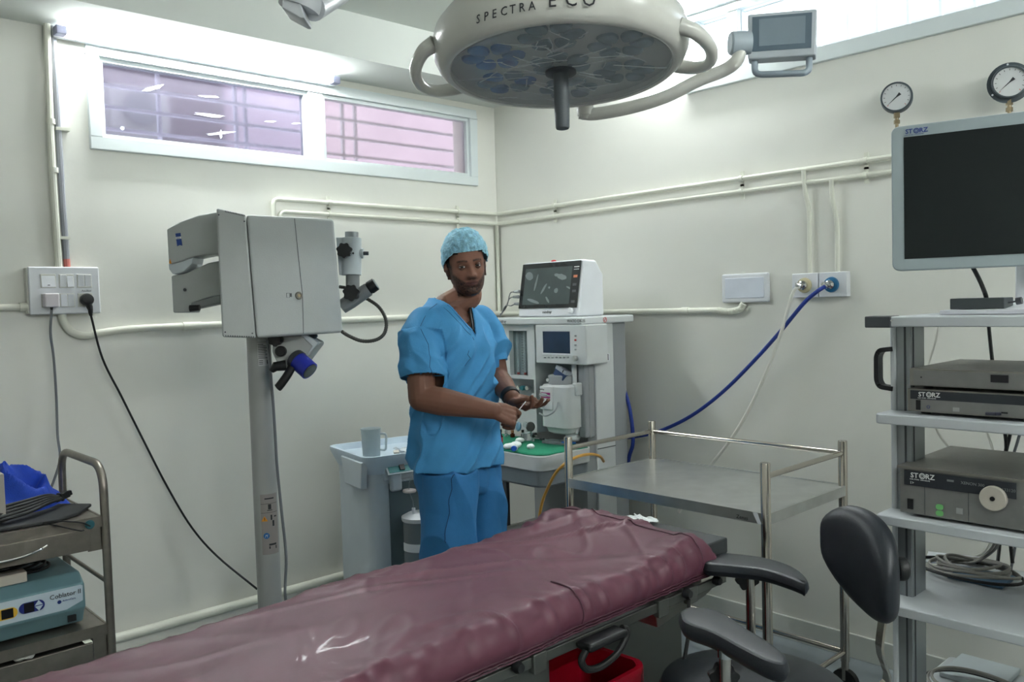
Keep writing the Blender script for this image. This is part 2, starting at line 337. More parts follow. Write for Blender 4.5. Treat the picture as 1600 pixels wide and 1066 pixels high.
# switchboard
sb = thing('switchboard', 'white switchboard with six modules on the left wall', 'switchboard', (-2.2, 0, 1.5))
A = at(43, 417, y=-.045); B = at(158, 489, y=-.045); sx0, sx1, sz1, sz0 = A.x, B.x, (A.z+at(157, 417, y=-.045).z)/2, (B.z+at(43, 493, y=-.045).z)/2
b = MB(); b.box(sx0-.005, sx1-.01, -.035, 0, sz0+.004, sz1-.004); b.build('back_box', OFFW, sb, bevel=.003)
b = MB(); b.box(sx0, sx1, -.047, -.035, sz0, sz1); b.build('cover_plate', WHITE, sb, bevel=.006)
cw = (sx1-sx0)
cell = []
for j in (0, 1):
    for i in (0, 1, 2):
        cx = sx0+cw*(.265+.255*i); cz = sz1-(sz1-sz0)*(.30+.41*j); cell.append((cx, cz))
        b = MB(); b.box(cx-cw*.105, cx+cw*.105, -.0495, -.046, cz-.0265, cz+.0265); b.build('module', OFFW, sb, bevel=.001)
def rocker(x0, x1, cz, tilt):
    b = MB(); h = .024
    b.hexa([(x0, -.046, cz-h), (x1, -.046, cz-h), (x1, -.046, cz+h), (x0, -.046, cz+h)], [(x0, -.052-tilt*.004, cz-h), (x1, -.052-tilt*.004, cz-h), (x1, -.052+tilt*.003, cz+h), (x0, -.052+tilt*.003, cz+h)])
    b.build('rocker', WHITE, sb, bevel=.0012)
c = cell[0]; rocker(c[0]-cw*.095, c[0]+cw*.095, c[1], 1)
for k, ts in ((1, (-.6, 1)), (2, (-.6, -.6)), (4, (.5, -.4))):
    c = cell[k]; rocker(c[0]-cw*.095, c[0]-.001, c[1], ts[0]); rocker(c[0]+.001, c[0]+cw*.095, c[1], ts[1])
b = MB(); c = cell[0]; b.box(c[0]-.004, c[0]+.004, -.0575, -.056, c[1]-.018, c[1]-.015); b.build('mark', INK, sb)
text('lettering', 'Anchor', .012, FY((cell[2][0]-.012, -.0475, cell[2][1]-.043)), mat('grey_ink', (120, 122, 128), .6, var=0), sb)
# adaptor and plug, cords
ad = thing('charger_adaptor', 'white charger plug with grey cord in the switchboard', 'charger', (cell[3][0], -.05, cell[3][1]))
c = cell[3]; b = MB(); b.box(c[0]-.026, c[0]+.026, -.095, -.0495, c[1]-.026, c[1]+.028); b.build('plug_body', mat('pinkish_white', (214, 208, 212), .4), ad, bevel=.006)
b = MB(); b.cyl((c[0], -.075, c[1]-.026), (c[0], -.075, c[1]-.038), .006, .004); b.build('strain_relief', BLACK, ad)
b = MB(); cp = [(c[0], -.075, c[1]-.036)]+[at(*q, y=v) for q, v in (((79, 520), -.06), (84, 560) and ((84, 560), -.05), ((88, 620), -.045), ((90, 680), -.06), ((93, 722), -.09))]+[Vector((-2.47, -.12, .80))]
b.tube(spl(cp, 6), .0048, 8); b.build('cord', CORD, ad)
bp = thing('power_plug', 'black round power plug with a long black cord in the switchboard', 'plug', (cell[5][0], -.05, cell[5][1]))
c = cell[5]; b = MB(); b.lathe([(.019, 0), (.024, .006), (.025, .022), (.021, .034), (.010, .038)], (c[0]+.001, -.0495, c[1]+.001), (0, -1, 0)); b.build('plug_body', BLACK, bp)
b = MB(); q = Vector((c[0]+.003, -.075, c[1]-.018)); b.tube([q, q+Vector((.004, 0, -.012)), q+Vector((.006, 0, -.022)), q+Vector((.007, .003, -.034)), q+Vector((.008, .004, -.045))], [.013, .012, .0095, .0085, .006]); b.build('strain_relief', BLACK, bp)
b = MB(); cp = [q+Vector((.008, .004, -.044))]+[at(*w_, y=v) for w_, v in (((160, 560), -.045), ((190, 620), -.035), ((225, 690), -.03), ((262, 762), -.03), ((300, 825), -.05), ((340, 870), -.08), ((402, 921), -.2))]
b.tube(spl(cp, 6), .0045, 8); b.build('cord', BLACK, bp)
# blank plate, outlets
bl = thing('blank_plate', 'white blank junction plate on the right wall left of the outlets', 'plate', (0, -1.64, 1.53))
ya, yb, za, zb_ = -1.523, -1.757, at(1207, 472, x=0).z, at(1170, 427, x=0).z
b = MB(); b.box(-.022, 0, yb, ya, za, zb_); b.build('plate_body', WHITE, bl, bevel=.009, seg=3)
b = MB(); b.box(-.025, -.02, yb+.02, ya-.02, za+.02, zb_-.02); b.build('cover', mat('bluish_white', (214, 220, 230), .4), bl, bevel=.002)
def outlet(name, label, px0, px1, cpx, cpy, ringm):
    y0, y1 = at(px0, 445, x=0).y, at(px1, 445, x=0).y; z0, z1 = 1.487, 1.588
    t = thing(name, label, 'outlet', (0, (y0+y1)/2, z0))
    b = MB(); b.box(-.03, 0, y1, y0, z0, z1); b.build('plate_body', WHITE, t, bevel=.003)
    c = at(cpx, cpy, x=-.035)
    b = MB(); b.lathe([(.030, 0), (.032, .004), (.030, .012), (.022, .014)], (-.03, c.y, c.z), (-1, 0, 0)); b.build('ring', ringm, t)
    b = MB(); b.lathe([(.019, 0), (.019, .012), (.012, .014), (.012, .03), (.007, .032)], (-.042, c.y, c.z), (-1, 0, 0)); b.build('valve', CHROME, t)
    return Vector((-.07, c.y, c.z))
v1 = outlet('gas_outlet', 'white gas outlet with cream ring and the white hose', 1243, 1283, 1257, 446, mat('cream_ring', (190, 182, 150), .4))
v2 = outlet('gas_outlet', 'white gas outlet with blue ring and the blue hose', 1285, 1329, 1299, 445, mat('blue_ring', (30, 95, 135), .35))
h1 = thing('gas_hose', 'white gas hose hanging from the outlet to behind the steel table', 'hose', v1)
b = MB(); b.tube(spl([v1, v1+Vector((-.012, .012, .004)), at(1248, 447, x=-.075)], 4), .009); b.build('elbow', CHROME, h1)
b = MB(); b.tube(spl([at(1249, 447, x=-.075), at(1240, 456, x=-.085), at(1232, 480, x=-.09), at(1222, 515, x=-.1), at(1200, 575, x=-.11), at(1170, 640, x=-.12), at(1140, 690, x=-.12), at(1105, 735, x=-.12), at(1060, 800, x=-.15)], 6), .0075, 10); b.build('hose_tube', WHITEH, h1)
h2 = thing('gas_hose', 'blue gas hose sagging from the outlet to the anaesthesia machine', 'hose', v2)
b = MB(); b.tube(spl([v2, v2+Vector((-.014, .01, .004)), at(1289, 447, x=-.095)], 4), .009); b.build('elbow', CHROME, h2)
b = MB(); b.tube(spl([at(1290, 447, x=-.095), at(1275, 457, x=-.1), at(1255, 475, x=-.1), at(1222, 515, x=-.09), at(1180, 562, x=-.09), at(1130, 612, x=-.09), at(1080, 650, x=-.09), at(1030, 674, x=-.09), at(990, 683, x=-.08), at(968, 684, x=-.08)], 6), .0085, 10); b.build('hose_tube', BLUEH, h2)
b = MB(); b.tube(spl([(-.10, -.98, 1.22), at(972, 595, x=-.13), at(984, 640, x=-.13), at(989, 690, x=-.13), at(982, 720, x=-.13), at(975, 790, x=-.13)], 6), .0095, 10); tag(b.build('blue_tubing', BLUEH), 'blue tubing looping down behind the anaesthesia machine', 'hose')
b = MB(); b.tube(spl([(-.10, -.99, 1.2), at(966, 600, x=-.12), at(970, 625, x=-.12), at(971, 660, x=-.12), at(977, 700, x=-.12), at(984, 760, x=-.14), at(976, 800, x=-.14), at(980, 900, x=-.2)], 6), .0055, 8); tag(b.build('electric_cable', BLACK), 'black cord hanging beside the anaesthesia machine', 'cord')
# gauges
def gauge(label, c, R, flange, ang):
    t = thing('pressure_gauge', label, 'gauge', c); c = Vector(c); ax = Vector((-.93, -.36, 0)).normalized()
    b = MB(); pr = [(R*.9, -.02), (R, -.018), (R, .018), (R*.97, .024), (R*.88, .024), (R*.88, .018)]
    if flange: pr = [(R*.85, -.02), (R*.87, .0), (R*1.22, .002), (R*1.22, .008), (R, .010), (R, .022), (R*.95, .027), (R*.88, .027), (R*.88, .018)]
    dk = mat('gauge_case', (62, 72, 78), .45); b.lathe(pr, c, ax, 36); b.build('case', dk, t)
    b = MB(); b.lathe([(R*.89, .017), (R*.89, .019)], c, ax, 36); b.build('dial', mat('dial_white', (205, 208, 208), .5), t)
    side = ax.cross(Vector((0, 0, 1))).normalized(); M = frame(c+ax*.0195, -side if False else Vector((0, 0, 1)).cross(ax), (0, 0, 1))
    for k in range(13):
        a = math.radians(225-22.5*k); b = MB(); b.M = M
        q = Vector((math.cos(a), math.sin(a), 0)); n_ = Vector((-q.y, q.x, 0))*R*.015
        b.prism([q*R*.7-n_, q*R*.8-n_, q*R*.8+n_, q*R*.7+n_], (0, 0, .0005)); b.build('tick', RINK if k in (0, 12) else INK, t)
    a = math.radians(ang); q = Vector((math.cos(a), math.sin(a), 0)); n_ = Vector((-q.y, q.x, 0)); b = MB(); b.M = M
    b.prism([q*R*.75, n_*R*.035, -q*R*.3+n_*R*.1, -q*R*.3-n_*R*.1, -n_*R*.035], (0, 0, .002)); b.build('needle', INK, t)
    if flange:
        for k in range(3):
            a = math.radians(95+120*k); b = MB(); b.M = M; b.cyl((math.cos(a)*R*1.11, math.sin(a)*R*1.11, -.012), (math.cos(a)*R*1.11, math.sin(a)*R*1.11, -.009), R*.06, n=10); b.build('screw', WHITE, t)
    b = MB(); zz = c-Vector((0, 0, R*.98)); b.cyl(zz, zz-Vector((0, 0, .02)), .011, n=6); b.cyl(zz-Vector((0, 0, .02)), zz-Vector((0, 0, .028)), .007); b.cyl(zz-Vector((0, 0, .028)), zz-Vector((0, 0, .042)), .011, n=6); b.cyl(zz-Vector((0, 0, .042)), zz-Vector((0, 0, .062)), .006); b.build('fitting', BRASS, t)
    b = MB(); e = zz-Vector((0, 0, .06)); b.tube(rnd([e, e-Vector((0, 0, .10)), (-.024, c.y, e.z-.1)], .01), .005, 8); b.build('feed_pipe', PIPE, t)
gauge('round grey pressure gauge on the right wall, left and smaller of the two', at(1401, 153, x=-.07), .056, 0, 222)
gauge('grey pressure gauge with a screwed flange, above the large monitor', at(1577, 130, x=-.07), .056, 1, 222)

# ================================================================== ANAESTHESIA MACHINE (corner)
def rx(px0, py0, px1, py1, x):    # y and z range, on the plane x, of a pixel rectangle
    a, b_, c, d = at(px0, py0, x=x), at(px1, py1, x=x), at(px0, py1, x=x), at(px1, py0, x=x)
    return (b_.y+d.y)/2, (a.y+c.y)/2, (b_.z+c.z)/2, (a.z+d.z)/2
def ry(px0, py0, px1, py1, y):
    a, b_, c, d = at(px0, py0, y=y), at(px1, py1, y=y), at(px0, py1, y=y), at(px1, py0, y=y)
    return (a.x+c.x)/2, (b_.x+d.x)/2, (b_.z+c.z)/2, (a.z+d.z)/2
def bx(x0, x1, yz): b = MB(); b.box(x0, x1, *yz); return b
am = thing('anaesthesia_machine', 'white anaesthesia machine in the room corner with flow tubes and small screen', 'medical machine', (-.35, -.76, 0))
XF = -.45; y0, y1 = -1.045, -.455
b = MB(); b.box(-.48, -.10, y0-.035, y1+.03, 1.392, 1.427); b.build('top_shelf', DEVW, am, bevel=.008)
text('lettering', 'mindray', .022, FX((-.4805, at(776, 500, x=-.48).y, 1.402)), mat('grey_print', (70, 74, 80), .6, var=0), am)
text('lettering', 'WATO EX-35', .019, FX((-.4805, at(886, 498, x=-.48).y+.0, 1.403)), INK, am)
M = FY((at(945, 495, y=y0-.035).x, y0-.0355, 1.409)); b = MB(); b.M = M; b.tube([(math.cos(a)*.011, math.sin(a)*.011, 0) for a in [2*PI*k/20 for k in range(20)]], .0014, 6, closed=True); b.tube([(-.008, -.008, 0), (.008, .008, 0)], .0014, 6); b.build('symbol', RINK, am)
# carcass: back, left column, right side column (two posts with panel between)
b = MB(); b.box(-.16, -.13, y0, y1, .12, 1.392); b.build('back_panel', DEVG, am)
yl0, yl1, _, _ = rx(784, 505, 837, 690, XF); yr = at(914, 520, x=XF).y
# left column with openings
fz = rx(796, 517, 824, 587, XF); rc = rx(790, 592, 832, 640, XF)
def holed(x0, x1, Y0, Y1, Z0, Z1, holes, name, m, par):
    b = MB(); ys = sorted({Y0, Y1}|{h[0] for h in holes}|{h[1] for h in holes}); zs = sorted({Z0, Z1}|{h[2] for h in holes}|{h[3] for h in holes})
    for i in range(len(ys)-1):
        for j in range(len(zs)-1):
            cy, cz = (ys[i]+ys[i+1])/2, (zs[j]+zs[j+1])/2
            if not any(h[0] < cy < h[1] and h[2] < cz < h[3] for h in holes): b.box(x0, x1, ys[i], ys[i+1], zs[j], zs[j+1])
    return b.build(name, m, par)
ylc = yl0
rc2 = (ylc+.012, y1-.03, rc[2], rc[3]); fz2 = fz
holed(XF, XF+.05, ylc, y1, .86, 1.392, [fz2, rc2], 'left_column', DEVW, am)
b = MB(); b.box(XF+.05, -.16, ylc, y1, .86, 1.392); b.build('column_body', DEVW, am)
# flow tubes in the window
b = bx(XF+.03, XF+.034, fz2); b.build('flow_scale', mat('flow_back', (118, 132, 134), .4), am)
for k, rr in enumerate((.3, .68)):
    yy = fz2[1]-(fz2[1]-fz2[0])*rr; b = MB(); b.cyl((XF+.022, yy, fz2[2]+.012), (XF+.022, yy, fz2[3]-.004), .006, n=10); b.build('flow_tube', CLEAR, am)
    b = MB(); b.cyl((XF+.022, yy, fz2[2]+.004), (XF+.022, yy, fz2[2]+.014), .007, n=10); lab(b.build('float', mat('red_float', (140, 60, 60), .5), am), 'dark red float base')
for k in range(15):
    zz = fz2[2]+.02+(fz2[3]-fz2[2]-.04)*k/14; yy = fz2[1]-(fz2[1]-fz2[0])*.5
    b = MB(); b.box(XF+.0285, XF+.03, yy-.006, yy+.006, zz-.0008, zz+.0008); b.build('scale_mark', INK, am)
# flow knobs in the recess
b = bx(XF+.046, XF+.05, rc2); b.build('recess_back', DEVG, am)
for i, (px, m_) in enumerate(((806, CHROME), (812, mat('teal_knob', (60, 130, 140), .3, .4)), (820, CHROME))):
    c = at(px, 607, x=XF+.0); b = MB(); b.lathe([(.004, 0), (.006, .005), (.012, .012), (.013, .03), (.011, .034)], (XF+.046, c.y, c.z), (-1, 0, 0), 14); b.build('flow_knob', m_, am)
c = at(829, 619, x=XF); b = MB(); b.ell((XF+.02, c.y, c.z), .012, .012, .012); b.build('switch_knob', DEVW, am)
# display module
dm = rx(836.8, 505, 916, 569, XF-.03)
dm = (dm[0], dm[1], dm[2], 1.392)
b = bx(XF-.03, XF+.12, dm); mod = b.build('display_module', DEVW, am, bevel=.006)
sc = rx(848.5, 518, 890.5, 552, XF-.03); b = bx(XF-.031, XF-.028, sc); b.build('screen', mat('blue_dark_screen', (30, 48, 72), .2, var=.3, vs=5), mod)
b = bx(XF-.033, XF-.03, (sc[0]-.004, sc[1]+.004, sc[2]-.007, sc[2]-.001)); b.build('screen_lip', WHITE, mod)
for k in range(7):
    c = at(852+5.95*k, 558.5, x=XF-.03); b = MB(); b.M = Matrix.Translation((XF-.033, c.y, c.z)); b.ell((0, 0, 0), .004, .0068, .0048, 12, 8); b.build('button', DEVG, mod)
for k, (yy, m_) in enumerate(((525, DEVG), (531.5, RINK), (539, DEVG), (546, DEVG))):
    c = at(899.7, yy, x=XF-.03); b = MB(); b.ell((XF-.033, c.y, c.z), .004, .0068, .0045, 12, 8); b.build('button', m_, mod)
c = at(900, 560, x=XF-.03); b = MB(); b.lathe([(.013, 0), (.013, .016), (.011, .019)], (XF-.03, c.y, c.z), (-1, 0, 0), 24); b.build('dial_knob', STEELS, mod)
# right side column
b = MB(); b.box(XF+.02, XF+.06, y0, y0+.045, .86, 1.392); b.build('side_post', DEVG, am, bevel=.01)
pX = at(928, 600, y=y0).x; pX2 = at(957, 600, y=y0).x
b = MB(); b.box(XF+.045, pX, y0-.004, y0+.05, .86, 1.392); b.build('side_channel', DEVG, am, bevel=.006)
b = MB(); b.box(pX, pX2, y0-.012, y0+.05, .12, 1.392); sp = b.build('side_panel', DEVW, am, bevel=.006)
b = MB(); b.box(pX2, -.13, y0-.004, y0+.05, .12, 1.392); b.build('rear_post', DEVG, am, bevel=.006)
s4 = ry(936, 553, 952, 565, y0-.013); b = MB(); b.box(s4[0], s4[1], y0-.0135, y0-.012, s4[2], s4[3]); b.build('sticker', WHITE, sp)
b = MB(); b.box(s4[0]+.004, s4[0]+.013, y0-.014, y0-.0134, s4[2]+.006, s4[3]-.008); b.box(s4[1]-.012, s4[1]-.007, y0-.014, y0-.0134, s4[2]+.004, s4[3]-.002); b.build('sticker_print', INK, sp)
b = MB(); b.box(pX+.002, pX2-.002, y0-.0135, y0-.011, .80, .804); b.build('panel_seam', DARK, sp)
# inside cavity: white glossy vertical rail at right, grey bracket
b = MB(); b.cyl((XF+.01, y0+.055, .88), (XF+.01, y0+.055, 1.26), .012); b.build('rail', DEVW, am)
b = MB(); b.box(-.30, -.16, y0+.05, ylc, .86, 1.33); b.build('cavity_back', mat('cavity_grey', (135, 140, 142), .5), am)
# absorber / circuit block
va = thing('breathing_circuit_block', 'white rounded breathing circuit block with magenta sticker under the small screen', 'medical device', (-.45, -.85, .93))
def rrect(x0, x1, y0_, y1_, r, n=5):
    P = []
    for cx, cy, a0 in ((x1-r, y1_-r, 0), (x0+r, y1_-r, 90), (x0+r, y0_+r, 180), (x1-r, y0_+r, 270)):
        for k in range(n+1): a = math.radians(a0+90*k/n); P.append((cx+r*math.cos(a), cy+r*math.sin(a)))
    return P
xv = -.52
a0, a1, zb0, zt0 = rx(843, 602, 887, 678, xv)
R_ = rrect(xv, xv+.14, a0, a1, .035)
b = MB(); b.loft([[(x, y, z) for x, y in R_] for z in (zb0+.03, zt0-.01)]+[[(x*1, y, z) for x, y in rrect(xv+.008, xv+.132, a0+.008, a1-.008, .03)] for z in (zt0,)]); b.build('canister_body', DEVW, va)
b = MB(); R2 = rrect(xv+.01, xv+.13, a0+.012, a1-.012, .035); b.loft([[(x, y, zb0+.03) for x, y in R2], [(x*.9+(xv+.07)*.1, y*.9+(a0+a1)*.05, zb0+.005) for x, y in R2], [(x*.6+(xv+.07)*.4, y*.6+(a0+a1)*.2, zb0-.005) for x, y in R2]]); b.build('canister_bottom', DEVW, va)
tq = rx(851, 588, 881, 602, xv+.02); b = MB(); b.M = Matrix.Translation((0, 0, 0)); cyy = (tq[0]+tq[1])/2; b.lathe([((tq[1]-tq[0])/2, 0), ((tq[1]-tq[0])/2, tq[3]-tq[2]), ((tq[1]-tq[0])/2-.006, tq[3]-tq[2]+.004)], (xv+.07, cyy, tq[2]), n=30); b.build('upper_cap', DEVG, va)
c = at(856, 594, x=xv+.01); b = MB(); b.lathe([(.008, 0), (.008, .014)], (xv+.02, c.y, c.z), (-1, 0, 0), 16); b.build('port', DEVW, va)
bq = rx(885, 598, 905, 618, xv+.07); b = MB(); b.box(xv+.05, xv+.13, bq[0], a0+.02, bq[2], bq[3]); b.build('side_arm', DEVW, va, bevel=.008)
bq = rx(890, 618, 914, 636, xv+.1); b = MB(); b.box(xv+.08, xv+.16, y0+.05, a0+.01, bq[2], bq[3]); b.build('bracket', DEVG, va, bevel=.004)
lq = rx(844, 604, 863, 640, xv-.004); b = bx(xv-.006, xv+.002, lq); b.build('front_plate', mat('front_plate', (214, 216, 216), .4), va, bevel=.003)
lq = rx(845.5, 613.5, 859.5, 622, xv-.0065); b = bx(xv-.0075, xv-.006, lq); b.build('sticker', mat('magenta', (150, 40, 120), .5, var=0), va)
text('lettering', 'mindray', .011, FX((xv-.0065, at(843.5, 609, x=xv).y, at(845, 609, x=xv).z)), INK, va)
b = MB(); b.tube(spl([at(843, 646, x=xv-.03), at(852, 650, x=xv-.035), at(864, 645, x=xv-.035), at(870, 637, x=xv-.02), at(872, 629, x=xv-.005)], 6), .004, 8); b.build('lever', DEVG, va)
for q in ((837, 667), (856, 656), (852, 612)): c = at(*q, x=xv-.003); 
c = at(849, 633, x=xv-.008); b = MB(); b.lathe([(.011, 0), (.012, .004), (.008, .012)], c, (-1, 0, 0), 16); b.build('adjusting_knob', CLEAR, va)
# small box lying on top
gb = thing('small_carton', 'small blue and white carton tilted on the breathing circuit block', 'box', at(884, 588, x=xv+.08))
c = at(882, 580, x=xv+.06); M = frame(c, (0, -.9, -.42), (.2, -.4, .9)); b = MB(); b.M = M; b.box(-.035, .035, -.006, .010, -.03, .03); b.build('carton_top', mat('carton_grey', (150, 156, 165), .6), gb)
b = MB(); b.M = M; b.box(-.033, .034, -.036, -.006, -.028, .028); b.build('carton_side', mat('carton_blue', (22, 50, 90), .5), gb)
b = MB(); b.M = M; b.box(.012, .018, -.004, .0102, -.0305, .0305); b.build('stripe', BLACK, gb)
# plumbing under the recess: valve domes
fd = thing('valve_dome', 'pair of clear check valve domes with blue and dark discs below the knobs', 'valve', at(822, 672, x=-.5))
for q, m_ in ((811.5, mat('blue_disc', (95, 140, 165), .3)), (829.5, mat('dark_disc', (50, 52, 50), .35))):
    c = at(q, 667, x=-.5); b = MB(); b.lathe([(.022, 0), (.024, .006), (.02, .010)], c, (-.9, -.43 if q > 820 else .3, .15), 24); b.build('disc', m_, fd)
c = at(821, 664, x=-.52); b = MB(); b.ell(c, .014, .014, .014); b.build('dome', CLEAR, fd)
c = at(825, 681, x=-.52); b = MB(); b.lathe([(.020, -.022), (.024, -.012), (.024, .012), (.014, .022)], c); b.build('chamber', CLEAR, fd)
b = MB(); b.cyl((-.47, c.y, c.z), (-.5, c.y, c.z), .012); b.build('stem', CHROME, fd)
# work tray
TZ = .828; tx0, ty0 = -.77, -1.085
def trayring(z, g_): return [(x, y, z) for x, y in rrect(tx0+g_, XF+.03, ty0+g_, y1, .05, 5)]
b = MB(); b.loft([trayring(TZ-.075, .012), trayring(TZ-.068, .002), trayring(TZ-.006, 0), trayring(TZ, .006)]); b.build('work_tray', DEVW, am)
b = MB(); b.loft([trayring(TZ-.15, .03), trayring(TZ-.14, .02), trayring(TZ-.075, .012)]); b.build('drawer_front', mat('tray_under_grey', (120, 128, 134), .45), am)
b = MB(); b.box(XF+.02, -.13, y0, y0+.03, .12, TZ); b.box(XF+.25, -.13, y0, y1, .12, TZ); b.build('lower_cabinet', DEVG, am)
b = MB(); b.box(XF+.02, XF+.04, y1-.03, y1, .35, TZ-.1); b.build('left_support', DARK, am)
b = MB(); b.box(-.80, -.10, y0-.04, y1+.02, .26, .34); b.build('foot_shelf', mat('foot_grey', (120, 120, 116), .5), am, bevel=.01)
b = MB(); b.box(-.80, -.10, y0-.02, y1+.0, .09, .26); b.build('chassis', DEVG, am, bevel=.01)
for x, y in ((-.74, y0+.02), (-.74, y1-.06), (-.16, y0+.02), (-.16, y1-.06)):
    b = MB(); b.cyl((x, y-.018, .045), (x, y+.018, .045), .045, n=18); b.cyl((x, y, .06), (x, y, .1), .012); b.build('caster', BLACKR, am)
# green cloth
gc = MB(); nx, ny = 18, 24; cx0, cx1, cy0, cy1 = tx0+.003, XF-.01, ty0+.003, y1-.01; vs = []
for i in range(nx):
    for j in range(ny):
        x = cx0+(cx1-cx0)*i/(nx-1); y = cy0+(cy1-cy0)*j/(ny-1)
        e = .004 if (i == 0 or j == 0) else 0
        # keep the rounded corner
        dx, dy = max(0, cx0+.05-x), max(0, cy0+.05-y); L = math.hypot(dx, dy)
        if L > .05: x += dx*(1-.05/L); y += dy*(1-.05/L)
        vs.append((x, y, TZ+.004+.004*noise.noise((x*18, y*18, 0))-e))
gc.add(vs, [(i*ny+j, (i+1)*ny+j, (i+1)*ny+j+1, i*ny+j+1) for i in range(nx-1) for j in range(ny-1)])
tag(gc.build('surgical_cloth', GREENC, solid=.003), 'green surgical cloth spread over the machine work tray', 'cloth')
# things on the cloth
zt = TZ+.0075
def blob(name, label, cat, px, py, rx_, rz_, m, g=None, seed=0, flat=.25):
    c = at(px, py, z=zt+rz_); b = MB(); n0 = len(b.v); b.ell((0, 0, 0), rx_, rx_*.85, rz_, 22, 14)
    b.v = [Vector(v)*(1+.28*noise.noise(Vector(v)*38+Vector((seed*7, 0, 0)))+.1*noise.noise(Vector(v)*110)) for v in b.v]
    b.v = [Vector((v.x, v.y, max(v.z, -rz_*.8)))+c-Vector((0, 0, rz_*.2)) for v in b.v]
    return tag(b.build(name, m), label, cat, g)
blob('cotton_wad', 'white cotton wad at the left end of the green cloth', 'cotton', 797, 696, .030, .014, COTTON, 'cotton wads', 1)
blob('cotton_wad', 'white cotton wad with the blue cap resting against it', 'cotton', 806, 694, .026, .016, COTTON, 'cotton wads', 2)
blob('cotton_wad', 'small white cotton wad in the middle of the green cloth', 'cotton', 829, 697, .018, .013, COTTON, 'cotton wads', 3)
blob('cotton_wad', 'white cotton wad in the clear wrapper left of the vials', 'cotton', 812, 687, .022, .013, COTTON, 'cotton wads', 5)
cr = blob('cotton_roll', 'large fluffy white cotton roll at the right of the cloth', 'cotton', 896, 681, .042, .026, COTTON, None, 4)
t = thing('ointment_tube', 'white tube with a round blue cap lying at the front of the green cloth', 'cap', at(803, 702, z=zt)); c = at(803, 701, z=zt+.012); b = MB(); d_ = Vector((-.8, -.55, .1)); b.lathe([(.012, -.02), (.012, -.004), (.0125, 0), (.0125, .008), (.010, .010)], c, d_, 18); b.build('cap_shell', mat('bright_blue', (20, 90, 190), .4), t)
b = MB(); b.lathe([(.0125, -.03), (.0125, -.012)], c, d_, 18); b.build('cap_body', WHITE, t)
bp_ = at(883, 690, z=zt); c = at(893, 690, z=zt+.012); b = MB(); b.M = frame(c, (.35, -1, 0), (0, 0, 1)); b.box(-.036, .036, -.004, .004, .03, .036); tag(b.build('blue_pen', mat('blue_pen_m', (30, 90, 160), .4)), 'blue marker lying against the cotton roll', 'pen')
def vial(label, px, py, r_, h_, bodym, capm, name='vial', lab2=None, caph=.012):
    c = at(px, py, z=zt); t = thing(name, label, name.replace('_', ' '), c, None)
    b = MB(); b.lathe([(r_*.9, 0), (r_, .003), (r_, h_*.68), (r_*.55, h_*.82), (r_*.55, h_)], c, n=18); b.build('body', bodym, t)
    b = MB(); b.lathe([(r_*.68, h_-.001), (r_*.68, h_+caph)], c, n=16); b.build('cap', capm, t)
    if lab2: b = MB(); b.lathe([(r_*1.02, h_*.2), (r_*1.02, h_*.6)], c, n=18, cap=False); b.build('label', lab2, t)
AMB = mat('amber_glass', (110, 50, 20), .1, trans=.5, ior=1.4)
vial('dark red bottle with a red label beside the man\'s shirt', 782, 695, .0125, .06, mat('maroon_glass', (60, 14, 20), .12), BLACK, 'bottle', mat('red_label', (170, 40, 50), .5))
vial('short amber vial with a tan cap behind the cotton', 801, 683, .012, .022, AMB, mat('tan_cap', (180, 130, 90), .4))
vial('clear vial with a black cap left of the clear chamber', 817, 683, .010, .024, CLEAR, BLACK)
vial('small clear vial with a black cap right of the clear chamber', 833, 690, .007, .02, CLEAR, BLACK)
vial('short clear vial at the back left of the cloth', 791, 682, .010, .018, CLEAR, CLEAR)
b = MB(); c = at(868, 690, z=zt+.008); b.M = frame(c, (.2, -1, 0), (.9, .2, 0)); b.box(-.055, .06, -.035, .04, -.008, .004); tag(b.build('plastic_tray', CLEAR, bevel=.003), 'clear plastic packet lying at the back of the cloth', 'packet')
c = at(847, 688, z=zt+.01); b = MB(); b.lathe([(.012, 0), (.013, .010)], c, n=16); tag(b.build('metal_cap', mat('dull_metal', (90, 95, 98), .4, .8)), 'small grey metal cup standing beside the clear packet', 'cup')
# amber hose
b = MB(); b.tube(spl([at(943, 721, x=-.42), at(938, 714, x=-.5), at(925, 710, x=-.6), at(905, 713, x=-.72), at(885, 723, x=-.82), at(868, 740, x=-.84), at(855, 765, x=-.83), at(846, 790, x=-.82), at(840, 830, x=-.82), at(836, 880, x=-.82)], 6), .0065, 10); tag(b.build('amber_tubing', AMBER), 'amber rubber tubing arching over the tray corner and hanging down', 'tubing')

# patient monitor on top
pm = thing('patient_monitor', 'white patient monitor with dark touch screen on top of the anaesthesia machine', 'monitor', (-.4, -.8, 1.427))
xm = -.43; TLc, TRc, BRc, BLc = at(812, 411, x=xm), at(906.5, 404, x=xm-.01), at(902, 482, x=xm), at(808.5, 487, x=xm)
BLc.z = BRc.z = 1.432; zt_ = (TLc.z+TRc.z)/2; my0, my1 = BRc.y-.002, BLc.y
dz = zt_-1.43
b = MB(); tl = .05
pr = [(xm, 1.428), (xm+tl, zt_), (xm+tl+.09, zt_-.004), (xm+.19, zt_-.07), (xm+.19, 1.428)]
b.prism([(x, my0, z) for x, z in pr], (0, my1-my0, 0)); b.build('housing', WHITE, pm, bevel=.012, seg=3)
mf = lambda u, v: Vector((xm+tl*v-.002, my1+(my0-my1)*u, 1.43+dz*v))    # point on the sloping front
nrm = Vector((-dz, 0, tl)).normalized()
def quad(u0, u1, v0, v1, t_, m_, nm, par=pm, lift=0.0):
    b = MB(); b.prism([mf(u0, v0)+nrm*lift, mf(u1, v0)+nrm*lift, mf(u1, v1)+nrm*lift, mf(u0, v1)+nrm*lift], nrm*t_); return b.build(nm, m_, par)
